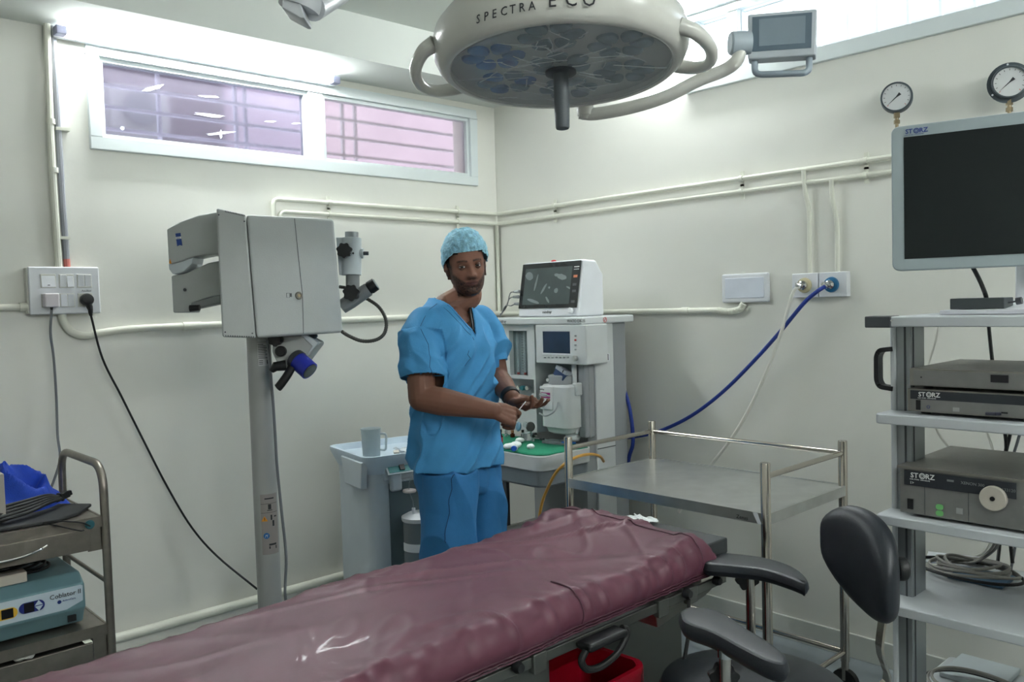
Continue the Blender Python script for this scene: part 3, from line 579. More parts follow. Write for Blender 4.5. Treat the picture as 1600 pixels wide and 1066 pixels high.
quad(.015, .975, .15, .975, .004, mat('monitor_black', (30, 34, 36), .2), 'front_glass')
quad(.075, .855, .215, .885, .0045, mat('pm_screen', (66, 76, 76), .22, var=.15, vs=8), 'screen')
FIL = mat('peeling_film', (112, 122, 122), .4, var=.08)
for k, (u, v, L, w_, a) in enumerate(((.70, .70, .10, .05, -.25), (.62, .74, .06, .03, -.2), (.42, .50, .11, .022, 1.05), (.51, .52, .02, .022, 0), (.63, .46, .045, .04, 1.4), (.26, .28, .14, .028, -.3), (.5, .3, .07, .02, -.95), (.83, .5, .06, .015, -.45), (.28, .62, .16, .02, 1.4), (.15, .75, .07, .09, .9))):
    P = []
    for j in range(14):
        t_ = 2*PI*j/14; x_, y_ = L*math.cos(t_), w_*math.sin(t_)*random.uniform(.85, 1.1); uu, vv = x_*math.cos(a)-y_*math.sin(a), x_*math.sin(a)+y_*math.cos(a)
        P.append(mf(min(.85, max(.08, u+uu*.8)), min(.88, max(.22, v+vv)))+nrm*.0046)
    b = MB(); b.prism(P, nrm*.0006); b.build('film_bubble', FIL, pm)
for v, m_ in ((.70, mat('orange_key', (205, 120, 80), .5)), (.555, DARK), (.44, DARK), (.255, DARK)): quad(.885, .945, v-.022, v+.022, .0048, m_, 'key')
quad(.88, .96, .86, .875, .0046, WINK, 'print'); quad(.88, .96, .82, .828, .0046, WINK, 'print')
c = mf(.90, .095); b = MB(); b.lathe([(.014, 0), (.014, .016), (.012, .019)], c, nrm, 20); b.build('knob', WHITE, pm)
text('lettering', 'mindray', .019, frame(mf(.43, .06)+nrm*.0016, mf(1, 0)-mf(0, 0), mf(0, 1)-mf(0, 0)), INK, pm)
b = MB(); b.ell((xm+tl+.02, (my0+my1)/2+.01, zt_+.002), .012, .014, .006); lab(b.build('alarm_lamp', mat('alarm_red', (190, 40, 40), .3), pm), 'small red alarm lamp on the top edge')
for q in ((807, 456), (806, 464), (808, 475)):
    c = at(q[0], q[1], y=my1+.012); b = MB(); b.cyl(c+Vector((0, .018, 0)), c-Vector((0, .02, 0)), .006, .009, 12); b.build('cable_plug', DEVG, pm)
    b = MB(); b.tube(spl([c+Vector((0, .016, 0)), at(q[0]-10, q[1]+3, y=my1+.03), at(792-(q[1]-456)*.1, 478, y=-.33), at(782, 493, y=-.33), at(771, 510, y=-.3), at(764, 530, y=-.3)], 6), .0028, 6); b.build('sensor_cable', CORD, pm)
b = MB(); b.tube(spl([at(782, 490, y=-.4), at(779, 515, y=-.4), at(781, 540, y=-.4), at(782, 560, y=-.4), at(779, 600, y=-.4), at(776, 640, y=-.4)], 6), .003, 6); tag(b.build('thin_cable', CORD), 'thin grey cable hanging at the left edge of the machine', 'cable')

# ================================================================== SUCTION UNIT
su = thing('suction_unit', 'pale suction unit with a tray top and a clear jar, behind the man', 'suction unit', (-1.2, -.5, 0))
sz = .86; A0 = at(538, 694, z=sz); A1 = at(572, 742, z=sz-.02); B0 = at(660, 716, z=sz); D0 = at(640, 684, z=sz)
ux = Vector((.985, -.174, 0)).normalized(); uy = Vector((-ux.y, ux.x, 0))
O = Vector((-1.352, -.632, 0)); M = frame(O, ux, uy)      # local x along the front, y to the back
wd, dp = .38, .39
BODY = mat('suction_white', (186, 196, 202), .4, var=.03)
def sring(z, g_, x1=wd, y0_=0.): return [(x, y, z) for x, y in rrect(-g_, x1+g_, y0_-g_, dp+g_, .05, 4)]
b = MB(); b.M = M; b.loft([sring(.08, 0), sring(.70, 0), sring(.79, .002)]); b.build('body', BODY, su)
b = MB(); b.M = M
outer = [sring(.78, .004), sring(.845, .03), sring(.862, .03), sring(.862, .016), sring(.835, .004)]
b.loft(outer, cap=False); b.add(sring(.835, .004), [list(range(len(sring(0, 0))))]); b.build('tray_rim', mat('suction_rim', (188, 204, 216), .35), su)
b = MB(); b.M = M; b.box(.06, .37, -.012, .02, .745, .84)
b.v = b.v; b.build('panel_shell', BODY, su, bevel=.012)
b = MB(); b.M = M; b.prism([(.07, -.03, .775), (.36, -.03, .775), (.36, .02, .838), (.07, .02, .838)], (0, -.006, .004)); b.build('control_panel', mat('panel_rim', (175, 190, 196), .4), su)
def pq(x0, x1, t0, t1, lift): return [(x0, -.036+.05*t0, .779+.063*t0+lift), (x1, -.036+.05*t0, .779+.063*t0+lift), (x1, -.036+.05*t1, .779+.063*t1+lift), (x0, -.036+.05*t1, .779+.063*t1+lift)]
b = MB(); b.M = M; b.prism(pq(.078, .19, .08, .92, .001), (0, -.001, .001)); b.build('teal_panel', mat('teal_label', (24, 128, 130), .45, var=0), su)
b = MB(); b.M = M; b.prism(pq(.19, .352, .08, .92, .001), (0, -.001, .001)); b.build('grey_panel', DEVG, su)
b = MB(); b.M = M; b.prism(pq(.13, .152, .15, .45, .002), (0, -.006, .005)); b.build('rocker_switch', BLACK, su)
text('lettering', 'VIVID', .024, M @ frame((.10, -.036+.05*.6, .779+.063*.6+.0035), (1, 0, 0), (0, .05, .063)), WINK, su)
b = MB(); b.M = M; b.lathe([(.034, 0), (.035, .005), (.032, .008)], (.225, -.010, .813), (0, -.063, .05), 28); b.build('gauge_case', WHITE, su)
b = MB(); b.M = M; b.lathe([(.029, .008), (.029, .009)], (.225, -.010, .813), (0, -.063, .05), 28); b.build('gauge_dial', mat('gauge_dial', (215, 212, 205), .5), su)
b = MB(); b.M = M; b.hexa([(-.035, .02, .72), (-.005, .02, .72), (-.005, .20, .72), (-.035, .20, .72)], [(-.035, -.0, .84), (-.005, -.0, .84), (-.005, .24, .84), (-.035, .24, .84)]); b.build('side_handle', BODY, su, bevel=.006)
# front recess (dark bay) and jar
b = MB(); b.M = M; b.box(.085, wd-.01, -.004, .0, .14, .735); b.build('jar_bay', mat('bay_grey', (92, 108, 114), .5), su, bevel=.003)
b = MB(); b.M = M; b.box(.085, .14, -.03, 0, .70, .79); b.build('filter_housing', BODY, su, bevel=.012)
jar = lambda pr, nm, m_: (lambda b: (setattr(b, 'M', M), b.lathe(pr, (.19, -.075, 0), n=30), b.build(nm, m_, su)))(MB())
jar([(.066, .36), (.070, .37), (.070, .575)], 'jar', CLEAR)
jar([(.074, .575), (.076, .58), (.076, .592), (.05, .606), (.02, .61)], 'jar_lid', WHITE)
b = MB(); b.M = M; P_ = [(.19+.073*math.cos(a), -.075+.073*math.sin(a), 0) for a in [math.radians(-190+ k*12) for k in range(14)]]
b.loft([[(x, y, .45), (x, y, .485), (x*.97+.19*.03, y, .485), (x*.97+.19*.03, y, .45)] for x, y, _ in P_]); b.build('jar_holder', WHITE, su)
for x in (.16, .215): b = MB(); b.M = M; b.cyl((x, -.085, .60), (x, -.085, .632), .008, n=10); b.build('nozzle', WHITE, su)
b = MB(); b.M = M; b.lathe([(.028, 0), (.03, .004), (.028, .010)], (.155, -.06, .698), n=20); b.build('filter_disc', mat('pinkish', (205, 195, 192), .4), su)
b = MB(); b.M = M; b.tube(spl([(.16, -.085, .62), (.16, -.08, .66), (.155, -.06, .70), (.155, -.06, .73), (.175, -.06, .775), (.23, -.05, .785), (.30, -.05, .77), (.36, -.06, .765)], 6), .0022, 6); b.build('thin_tube', CLEAR, su)
b = MB(); b.M = M; b.tube(spl([(.215, -.085, .63), (.22, -.08, .675), (.25, -.075, .705), (.285, -.07, .69), (.30, -.07, .64)], 6), .006, 8); b.build('suction_tube', mat('dim_tube', (110, 115, 110), .3), su)
b = MB(); b.M = M; b.tube(rnd([(.275, -.10, .53), (.275, -.10, .60), (.315, -.10, .61), (.33, -.10, .47)], .025), .010, 10); b.build('jar_hook', WHITE, su)
for x, y in ((.04, .04), (wd-.04, .04), (.04, dp-.04), (wd-.04, dp-.04)):
    b = MB(); b.M = M; b.cyl((x, y-.012, .03), (x, y+.012, .03), .03, n=16); b.cyl((x, y, .03), (x, y, .09), .01, n=8); b.build('caster', BLACKR, su)
# jug and bits in the tray
c = M @ Vector((.055, .10, .838)); jg = thing('measuring_jug', 'translucent plastic measuring jug standing in the suction unit tray', 'jug', c)
b = MB(); k_ = .138/.12
b.lathe([(.036, 0), (.038, .004), (.043, .125), (.046, .13), (.0445, .13), (.0415, .124), (.0365, .006)], c, n=30, cap=True); b.build('jug_body', mat('milky_plastic', (215, 224, 226), .3, trans=.6, ior=1.1), jg)
b = MB(); rr_ = RT.copy(); rr_.z = 0; rr_.normalize(); b.tube(rnd([c+rr_*.04+Vector((0, 0, .105)), c+rr_*.068+Vector((0, 0, .105)), c+rr_*.064+Vector((0, 0, .03)), c+rr_*.036+Vector((0, 0, .035))], .02), .005, 8); b.build('handle', mat('milky_plastic', (215, 224, 226), .3), jg)
c = M @ Vector((.17, .09, .842)); b = MB(); b.M = frame(c, ux*.4+uy, (0, 0, 1)) ; b.box(-.03, .03, 0, .012, -.012, .012); tag(b.build('label_card', mat('card', (205, 200, 190), .6)), 'small cream plastic tag lying in the suction tray', 'tag')
b = MB(); vs = []; n_ = 12
for i in range(n_):
    for j in range(n_):
        x = .20+.16*i/(n_-1); y = .06+.13*j/(n_-1); vs.append(M @ Vector((x, y, .842+.016*max(0, noise.noise((x*30, y*30, 3))+.5))))
b.add(vs, [(i*n_+j, (i+1)*n_+j, (i+1)*n_+j+1, i*n_+j+1) for i in range(n_-1) for j in range(n_-1)]); tag(b.build('plastic_wrap', mat('wrap', (215, 222, 226), .25, alpha=.6), solid=.001), 'crumpled clear plastic wrapper in the suction unit tray', 'wrapper')

# ================================================================== MICROSCOPE
ms = thing('operating_microscope', 'grey operating microscope column with its large square housing', 'microscope', (-1.83, -.6, 0))
PZ = 3.3
pt_, pb_ = at(406, 560, Z=PZ), at(421.5, 935, Z=PZ); px_, py_ = pb_.x, pb_.y
b = MB(); b.cyl((px_, py_, .1), (px_, py_, 1.42), .0455, n=40); pole = b.build('column', mat('column_grey', (168, 170, 168), .4, .2, var=.03), ms)
b = MB(); b.box(px_-.32, px_+.32, py_-.06, py_+.06, .06, .12); b.box(px_-.06, px_+.06, py_-.32, py_+.32, .06, .12); b.build('foot', GREY, ms, bevel=.01)
for dx, dy in ((.3, 0), (-.3, 0), (0, .3), (0, -.3)): b = MB(); b.cyl((px_+dx-.015, py_+dy, .035), (px_+dx+.015, py_+dy, .035), .035, n=18); b.cyl((px_+dx, py_+dy, .035), (px_+dx, py_+dy, .07), .01, n=8); b.build('caster', BLACKR, ms)
# stickers on the column follow its curve
def wrap(z0, z1, a0, a1, m_, nm, off=.0008, par=pole):
    b = MB(); base = math.atan2(CAM.y-py_, CAM.x-px_); n = 8; R_ = .0455+off
    ring = lambda z: [(px_+R_*math.cos(base+math.radians(a0+(a1-a0)*k/n)), py_+R_*math.sin(base+math.radians(a0+(a1-a0)*k/n)), z) for k in range(n+1)]
    b.loft([ring(z0), ring(z1)], cap=False, closed=False); return b.build(nm, m_, par)
zpx = lambda y: at(410, y, Z=PZ-.04).z
STK = mat('column_sticker', (150, 144, 140), .5, var=.02); STW = mat('paper_label', (196, 198, 198), .5, var=.02)
wrap(zpx(866), zpx(771), -25, 62, STK, 'sticker')
for y0_, y1_, a0, a1, m_ in ((779, 777, -5, 40, INK), (795, 787, 10, 25, INK), (797, 795.8, 5, 30, INK), (786.3, 785.8, -24, 60, INK), (800.3, 799.8, -24, 60, INK), (812, 804, 20, 28, INK), (822, 813, 28, 38, INK), (808, 806, 38, 52, INK), (852, 849, 8, 45, INK), (857, 853, 8, 14, INK), (858, 853, 40, 46, INK)): wrap(zpx(y0_), zpx(y1_), a0, a1, m_, 'sticker_print', .0012)
def onpole(a, y, off=.0016):
    base = math.atan2(CAM.y-py_, CAM.x-px_); a = base+math.radians(a); d = Vector((math.cos(a), math.sin(a), 0)); return frame(Vector((px_, py_, zpx(y)))+d*(.0455+off), Vector((0, 0, 1)).cross(d), (0, 0, 1))
b = MB(); b.M = onpole(-8, 813); b.prism([(-.012, 0, 0), (.012, 0, 0), (0, .02, 0)], (0, 0, .001)); lab(b.build('warning_triangle', mat('warn_orange', (225, 150, 40), .5, var=0), pole), 'orange warning triangle')
b = MB(); b.M = onpole(-8, 813, .0028); b.box(-.0012, .0012, .006, .014, 0, .0004); b.box(-.0012, .0012, .003, .005, 0, .0004); b.build('warning_mark', INK, pole)
b = MB(); b.M = onpole(-2, 836); b.lathe([(.0115, 0), (.0115, .001)], (0, 0, 0), (0, 0, 1), 24); lab(b.build('blue_sign', mat('sign_blue', (30, 100, 170), .5, var=0), pole), 'round blue sign')
b = MB(); b.M = onpole(-2, 836, .0028); b.tube([(-.005, -.006, 0), (-.003, .001, 0), (-.001, .005, 0)], .0008, 5); b.tube([(.003, -.006, 0), (.003, .002, 0), (.006, .005, 0)], .0008, 5); b.tube([(-.003, .001, 0), (.003, .002, 0)], .0008, 5); b.build('sign_figure', WINK, pole)
wrap(zpx(559), zpx(535), -8, 48, STW, 'paper_label'); wrap(zpx(571), zpx(559.5), -6, 50, STW, 'paper_label'); wrap(zpx(533), zpx(529), -6, 44, STW, 'paper_label')
for k in range(9): wrap(zpx(538+2.6*k), zpx(537.2+2.6*k), -5, 20+(k*37) % 25, INK, 'label_print', .0013)
for k in range(3): wrap(zpx(563+2.6*k), zpx(562.2+2.6*k), -3, 15, INK, 'label_print', .0013)
wrap(zpx(568), zpx(562), 35, 45, INK, 'label_print', .0013)
# housing
ZA, ZB, ZC = 2.93, 2.98, 3.2
A_t, B_t, C_t = at(338, 325, Z=ZA), at(384, 335, Z=ZB), at(521.5, 342, Z=ZC)
A_b, B_b, C_b = at(347.5, 527, Z=ZA), at(400, 529, Z=ZB), at(536, 520, Z=ZC)
bk = Vector((.12, .26, 0))
b = MB(); b.hexa([A_b, B_b, B_b+bk, A_b+bk], [A_t, B_t, B_t+bk, A_t+bk]); hs1 = b.build('housing_end', GREY, ms, bevel=.008, seg=3)
b = MB(); e_ = (B_t-A_t)*.0+Vector((.002, 0, 0)); b.hexa([B_b+e_, C_b, C_b+bk, B_b+bk+e_], [B_t+e_, C_t, C_t+bk, B_t+bk+e_]); hs2 = b.build('housing', GREY, ms, bevel=.012, seg=3)
fc = lambda u, v, o=0: (B_b*(1-u)+C_b*u)*(1-v)+(B_t*(1-u)+C_t*u)*v + fn*o
fn = (C_b-B_b).cross(B_t-B_b).normalized(); fn = fn if fn.dot(CAM-B_b) > 0 else -fn
b = MB(); b.tube([fc(.535, .985, .0), fc(.545, .62, .0005), fc(.555, .34, .0005), fc(.53, .015, .0)], .0011, 5); b.build('seam', DARK, hs2)
c = fc(.51, .335); b = MB(); b.lathe([(.0145, 0), (.0145, .003), (.012, .006), (.008, .006), (.007, .003)], c, fn, 24); lk = b.build('lock_ring', mat('lock_grey', (120, 118, 108), .4, .5), hs2)
b = MB(); b.lathe([(.006, .003), (.006, .005)], c, fn, 16); lab(b.build('lock_core', BRASS, hs2), 'brass lock core')
Mh = frame(fc(.395, .34, .0012), fc(1, .3)-fc(0, .3), (0, 0, 1)); b = MB(); b.M = Mh
b.tube([(-.008, -.008, 0), (.004, -.008, 0), (.004, .008, 0), (-.008, .008, 0)], .0007, 4, closed=True); b.box(.006, .010, -.006, .007, 0, .0005); b.tube([(.012, -.007, 0), (.012, .007, 0)], .0007, 4); b.build('lock_symbol', INK, hs2)
en = (B_b-A_b).cross(A_t-A_b).normalized(); en = en if en.dot(CAM-A_b) > 0 else -en
ef = lambda u, v, o=0: (A_b*(1-u)+B_b*u)*(1-v)+(A_t*(1-u)+B_t*u)*v + en*o
for u, v in ((.07, .95), (.93, .94), (.09, .04), (.9, .04)):
    b = MB(); b.lathe([(.0028, 0), (.0028, .001)], ef(u, v), en, 10); b.build('screw', DARK, hs1)
for v, rng in ((.987, (.3, .95)), (.012, (.1, .93))):
    for k in range(13):
        u = rng[0]+(rng[1]-rng[0])*k/12; b = MB(); b.tube([ef(u, v-.006, .0), ef(u, v+.006, .0)], .0014, 5); b.build('vent_slot', DARK, hs1)
# spring arm to the left: upper cover and lower arm
def slab(pts, Z, th, nm, m_, bev=.006, par=ms, dz=0.):
    P = [at(x, y, Z=Z+dz*(x-300)/100) for x, y in pts]; n_ = Vector((RT.y*-1, RT.x, 0)).normalized(); n_ = n_ if n_.dot(FW) > 0 else -n_
    b = MB(); b.prism(P, n_*th); return b.build(nm, m_, par, bevel=bev)
GRL = GREY
uc = slab([(260, 358), (280, 347), (310, 336), (345, 330), (345, 398), (320, 398), (300, 402), (282, 409), (268, 413), (263, 412)], 3.12, .13, 'arm_cover', GRL)
slab([(263, 412), (268, 413), (285, 408), (302, 402), (300, 412), (288, 424), (270, 429), (264, 421)], 3.13, .11, 'arm_cover_underside', mat('bright_grey', (200, 208, 212), .35), .003)
la = slab([(267, 431), (290, 427), (305, 420), (325, 411), (345, 407), (345, 462), (320, 467), (300, 474), (298, 489), (270, 489)], 3.16, .10, 'arm_joint', GRL)
slab([(298, 473), (345, 460), (345, 474), (312, 481), (298, 484)], 3.16, .08, 'lower_arm', GREY2, .004)
b = MB(); q = at(302, 484, Z=3.13); b.tube([at(297, 482, Z=3.13), at(312, 481, Z=3.13)], [.013, .011], 14); b.build('arm_knob', BLACK, ms)
b = MB(); c = at(289, 453, Z=3.155); b.lathe([(.006, 0), (.006, .003)], c, -FW, 14); b.build('screw', DARK, la)
fcs = lambda x, y, o=.001: at(x, y, Z=3.12-o)
Mz = frame(fcs(277, 385, .0015), fcs(285, 384)-fcs(277, 385), (0, 0, 1)); b = MB(); b.M = Mz; k_ = 3.12/FPX
b.prism([(0, 0, 0), (4*k_, 1.5*k_, 0), (8*k_, 0, 0), (8*k_, 20*k_, 0), (0, 20*k_, 0)], (0, 0, .001)); bd = b.build('badge', mat('badge_blue', (40, 70, 140), .5, var=0), uc)
b = MB(); b.M = Mz; b.box(-.1*k_, 8.1*k_, 11*k_, 14.5*k_, 0, .0014); b.build('badge_band', WHITE, uc)
text('lettering', 'ZEISS', .0075, Mz @ Matrix.Translation((.001, 11.4*k_, .0016)), BINK, uc, sx=.8)
b = MB(); b.M = frame(fcs(266, 412, .002), RT, UP); b.prism([(-.004, 0, 0), (.005, 0, 0), (0, .018, 0)], (0, 0, .001)); b.build('yellow_warning', mat('warn_orange', (225, 150, 40), .5), uc)
# ocular head at the right of the housing
def star(c, ax, R_, th, nm, par, n=7):
    ax = Vector(ax).normalized(); u = ax.orthogonal().normalized(); w = ax.cross(u); P = []
    for k in range(n*6):
        a = 2*PI*k/(n*6); rr = R_*(1+.10*math.cos(n*a)); P.append(Vector(c)+(u*math.cos(a)+w*math.sin(a))*rr)
    b = MB(); b.prism(P, ax*th); return b.build(nm, BLACK, par, bevel=.002)
oh = thing('ocular_head', 'grey and black microscope viewing tube right of the housing', 'microscope part', at(553, 420, Z=3.3))
ZO = 3.3
b = MB(); b.tube([at(549, 430, Z=ZO), at(549, 372, Z=ZO)], .039, n=28); b.build('turret', mat('turret_grey', (188, 196, 198), .35, var=.02), oh, bevel=.002)
b = MB(); b.tube([at(549.5, 371, Z=ZO), at(549.5, 363, Z=ZO)], .026, n=24); b.build('turret_cap', ALU, oh)
slab([(525, 371), (548, 371), (548, 430), (530, 430)], ZO-.02, .07, 'bracket', mat('turret_grey', (188, 196, 198), .35), .002, oh)
star(at(539, 392, Z=ZO-.055), -FW, .028, .022, 'clamp_knob', oh)
b = MB(); c = at(563, 396, Z=ZO); b.tube([c-RT*.02, c+RT*.012], .02, n=18); b.build('boss', mat('turret_grey', (188, 196, 198), .35), oh)
b = MB(); b.tube([c+RT*.01, c+RT*.032], .0075, n=14); b.build('pin', DARK, oh)
b = MB(); c = at(552, 396, Z=ZO-.045); b.lathe([(.004, 0), (.004, .004)], c, -FW, 10); b.build('set_screw', BLACK, oh)
b = MB(); b.tube([at(551, 430, Z=ZO+.0), at(551, 462, Z=ZO)], .0265, n=24); b.build('support_tube', GREY2, oh)
b = MB(); b.tube([at(534, 480, Z=ZO), at(549, 470, Z=ZO), at(576, 452, Z=ZO)], [.028, .030, .027], n=24); b.build('binocular_tube', GREY2, oh)
b = MB(); b.tube([at(572, 455, Z=ZO), at(577, 451, Z=ZO), at(578, 450, Z=ZO), at(587, 444, Z=ZO)], [.022, .0235, .0265, .0255], n=24); b.build('eyepiece', BLACK, oh)
b = MB(); b.tube([at(586, 444.6, Z=ZO), at(588, 443.4, Z=ZO)], [.021, .021], n=20); b.build('eye_lens', mat('lens_white', (150, 160, 165), .1), oh)
star(at(550, 458, Z=ZO-.05), -FW, .030, .024, 'clamp_knob', oh)
pts = spl([at(530, 448, Z=3.34), at(548, 452, Z=3.34), at(572, 466, Z=3.32), at(592, 480, Z=3.3), at(603, 500, Z=3.28), at(601, 520, Z=3.26), at(588, 531, Z=3.24), at(566, 533, Z=3.22), at(545, 525, Z=3.2), at(534, 518, Z=3.18)], 12)
b = MB(); b.tube(pts, [.0062+.0014*(k % 2) for k in range(len(pts))], 10); tag(b.build('corrugated_cable', mat('ribbed_grey', (74, 74, 68), .5)), 'ribbed grey cable looping right of the microscope housing', 'cable')
# microscope head under the housing
mh = thing('microscope_head', 'grey microscope head with blue lens ring hanging under the housing', 'microscope part', at(460, 550, Z=3.2))
ZH = 3.16
slab([(426, 524), (472, 524), (496, 537), (494, 541), (470, 573), (461, 578), (437, 577), (424, 550)], ZH, .13, 'head_body', GREY, .008, mh)
slab([(470, 524), (478, 523), (497, 536), (493, 541), (480, 554), (488, 541)], ZH-.005, .05, 'head_edge', mat('bright_grey', (200, 208, 212), .35), .002, mh)
b = MB(); b.tube([at(466, 564, Z=ZH-.01), at(484, 580, Z=ZH-.03)], [.036, .036], n=28)
b.build('lens_ring', mat('lens_ring_blue', (30, 42, 150), .35), mh)
b = MB(); b.tube([at(462, 561, Z=ZH), at(467, 565, Z=ZH-.01)], [.038, .038], n=28); b.build('ring_base', DARK, mh)
b = MB(); b.tube([at(483.5, 579.5, Z=ZH-.0295), at(485, 581, Z=ZH-.031)], [.030, .030], n=28); b.build('front_lens', mat('front_lens', (70, 75, 70), .15), mh)
star(at(431, 531, Z=ZH-.01), -FW, .024, .02, 'clamp_knob', mh)
for q, R_ in (((440, 549), .020), ((436, 531), .018)): b = MB(); b.lathe([(R_, 0), (R_, .018), (R_*.8, .022)], at(*q, Z=ZH), -FW, 20); b.build('focus_knob', BLACK, mh)
b = MB(); b.lathe([(.018, 0), (.018, .022), (.014, .025)], at(485, 528, Z=ZH+.03), (RT*.5+UP*.6), 18); b.build('side_knob', BLACK, mh)
b = MB(); b.tube([at(447, 571, Z=ZH-.03), at(430, 573, Z=ZH-.04), at(424, 580, Z=ZH-.04)], [.020, .018, .010], n=16); b.build('grip_hub', BLACK, mh)
b = MB(); b.tube(spl([at(456, 574, Z=ZH-.03), at(448, 588, Z=ZH-.04), at(437, 603, Z=ZH-.045), at(434, 606, Z=ZH-.045)], 4), [.0165]*9+[.017]*3+[.010] if False else .0155, n=16); b.build('handgrip', BLACKR, mh)
# cable down the column
b = MB(); b.tube(spl([at(418, 530, Z=3.2), at(421, 570, Z=3.2), at(426, 620, Z=3.2), at(430, 680, Z=3.2), at(433, 730, Z=3.2), at(440, 800, Z=3.2), at(447, 870, Z=3.2), at(446, 935, Z=3.2), Vector((px_+.06, py_-.08, .3))], 6), .0055, 8); tag(b.build('column_cable', CORD), 'grey cable hanging beside the microscope column', 'cable')

# ================================================================== STEEL TABLE (right, empty)
st = thing('steel_table', 'empty polished steel instrument table with corner posts and rails, by the right wall', 'table', (-.6, -1.75, 0))
C0 = {'nl': at(875.5, 690, z=.945), 'fl': at(1005.5, 665, z=.945), 'fr': at(1321.5, 690, z=.945), 'nr': at(1213.5, 727, z=.945)}
xs0 = (C0['nl'].x+C0['nr'].x)/2-.0; xs1 = (C0['fl'].x+C0['fr'].x)/2; ysa = (C0['nl'].y+C0['fl'].y)/2; ysb = (C0['nr'].y+C0['fr'].y)/2
PX = [(xs0, ysa), (xs1, ysa), (xs1, ysb), (xs0, ysb)]
for x, y in PX:
    b = MB(); b.lathe([(.0165, .13), (.0165, .955), (.015, .958)], (x, y, 0), n=24); b.build('post', STEELP, st)
    b = MB(); b.cyl((x-.012, y, .05), (x+.012, y, .05), .05, n=20); b.build('caster', BLACKR, st)
    b = MB(); b.cyl((x, y, .06), (x, y, .13), .014, n=12); b.build('caster_fork', STEELP, st)
SH = .79
for nm, z in (('upper_shelf', SH), ('lower_shelf', .25)):
    b = MB(); b.box(xs0-.0, xs1+.0, ysb-.0, ysa+.0, z-.004, z); b.box(xs0-.014, xs0-.008, ysb, ysa, z-.034, z+.003); b.box(xs1+.008, xs1+.014, ysb, ysa, z-.034, z+.003); b.box(xs0, xs1, ysb-.014, ysb-.008, z-.034, z+.003); b.box(xs0, xs1, ysa+.008, ysa+.014, z-.034, z+.003)
    b.box(xs0-.012, xs1+.012, ysb-.012, ysa+.012, z-.003, z-.001)
    if z > .5: up_ = b.build(nm, STEELS, st)
b = MB(); 
for (p, q) in ((PX[0], PX[1]), (PX[1], PX[2]), (PX[2], PX[3])): b = MB(); b.cyl((*p, .912), (*q, .912), .0095, n=16); b.build('guard_rail', STEELP, st)
for (p, q) in ((PX[0], PX[1]), (PX[1], PX[2]), (PX[2], PX[3]), (PX[3], PX[0])): b = MB(); b.cyl((*p, .165), (*q, .165), .0095, n=16); b.build('lower_rail', STEELP, st)
c = at(1160, 793, x=xs0-.015)
text('lettering', 'Zenas', .018, FX((xs0-.0145, at(1150, 791, x=xs0-.015).y, SH-.028)), INK, up_)
b = MB(); b.M = frame((xs0-.016, at(1176, 797, x=xs0-.015).y, SH+.003), (0, -1, 0), (0, 0, 1)); b.prism([(0, 0, 0), (.018, 0, 0), (.034, -.034, .004), (.022, -.036, .004)], (0, 0, .0008)); b.build('tape_scrap', WHITE, up_)
# ================================================================== OPERATING TABLE
ot = thing('operating_table', 'long operating table with maroon cover running to the lower left', 'operating table', (-2.2, -2.1, 0))
X0, X1 = -3.45, -1.29
MAR = mat('maroon_rexine', (90, 49, 63), .50, spec=.40, var=.05, vs=5, bump=.12, bs=22, coat=.04)
def ridge(v): return 1-abs(noise.noise(v))*2
def padz(u, v):      # u along, v across (0 near, 1 far), returns height above the table
    x = X0+(X1-X0)*u; y = v*.54
    z = .017*noise.noise((x*2.0, y*3.0, 1.7))+.007*noise.noise((x*4+y*3, y*6, 4.2))+.0012*noise.noise((x*15, y*17, 2.2))
    mk = max(.25, noise.noise((x*1.7+5, y*2.5, 7.7))+.5)
    z += .013*mk*max(0, ridge((x*3.2+y*6.5, y*1.7-x*.9, 5.3))-.66)*2.6              # long slanting creases
    z += .007*mk*max(0, ridge((x*9-y*7, y*4+x*2.5, 1.3))-.68)*2.6                  # finer crumpling here and there
    z += .022*math.exp(-((x+1.42)/.16)**2)*(.4+v*.9)            # head end swells
    return z
nu, nv = 260, 84; rows = []
XE = X1-.02
for i in range(nu+1):
    u = i/nu; x = X0+(XE-X0)*u; row = []
    yn = -2.345+.010*math.sin(x*3)+.006*noise.noise((x*6, 0, 0)); yf = -1.872+.085*max(0, (x+3)/1.7)*.9
    for j in range(nv+1):
        t = j/nv
        if t < .12: s_ = t/.12; y = yn-.002-.014*math.sin(s_*PI); zz = .728+.07*s_; e = s_     # near side drop
        elif t > .9: s_ = (1-t)/.1; y = yf+.002+.012*math.sin(s_*PI); zz = .728+.07*s_; e = s_
        else:
            v = (t-.12)/.78; y = yn+(yf-yn)*v; e = 1; rd = min(1, min(v, 1-v)/.06); zz = .798+.020*math.sin(rd*PI/2)
        v = min(1, max(0, (t-.12)/.78)); z = zz+padz(u, v)*(1 if .12 <= t <= .9 else e)
        # gathers along both long edges
        gth = math.exp(-((t-.12)/.085)**2)+math.exp(-((t-.9)/.06)**2)*.6
        gw = noise.noise((x*2.2, 3+v*2, 9))*.5+.6
        if t < .12: gth = math.sin(min(1, s_*1.15)*PI/2)
        rg = ridge((x*17+math.sin(y*30)*.3, y*3.0, 6.6))
        z += .017*gth*max(0, rg-.35)*max(.15, gw)
        y -= .017*gth*max(0, rg-.3)*max(.1, gw)*(1 if t < .5 else -1)*(1 if t < .2 or t > .85 else 0)
        # head end rounds off
        d = (XE-x)
        if d < .05: z -= .03*(1-d/.05)**2*(1 if t > .1 else .2)
        if d < .0001: z = min(z, .772)
        xx = x + .016*math.sin(t*PI)*min(1, max(0, 1-d/.4)) + ( -.035*(1-v)**3 if d < .3 else 0)*min(1, (1-d/.3)) + (-.04*v**4)*max(0, 1-d/.3)
        row.append((xx, y, z))
    rows.append(row)
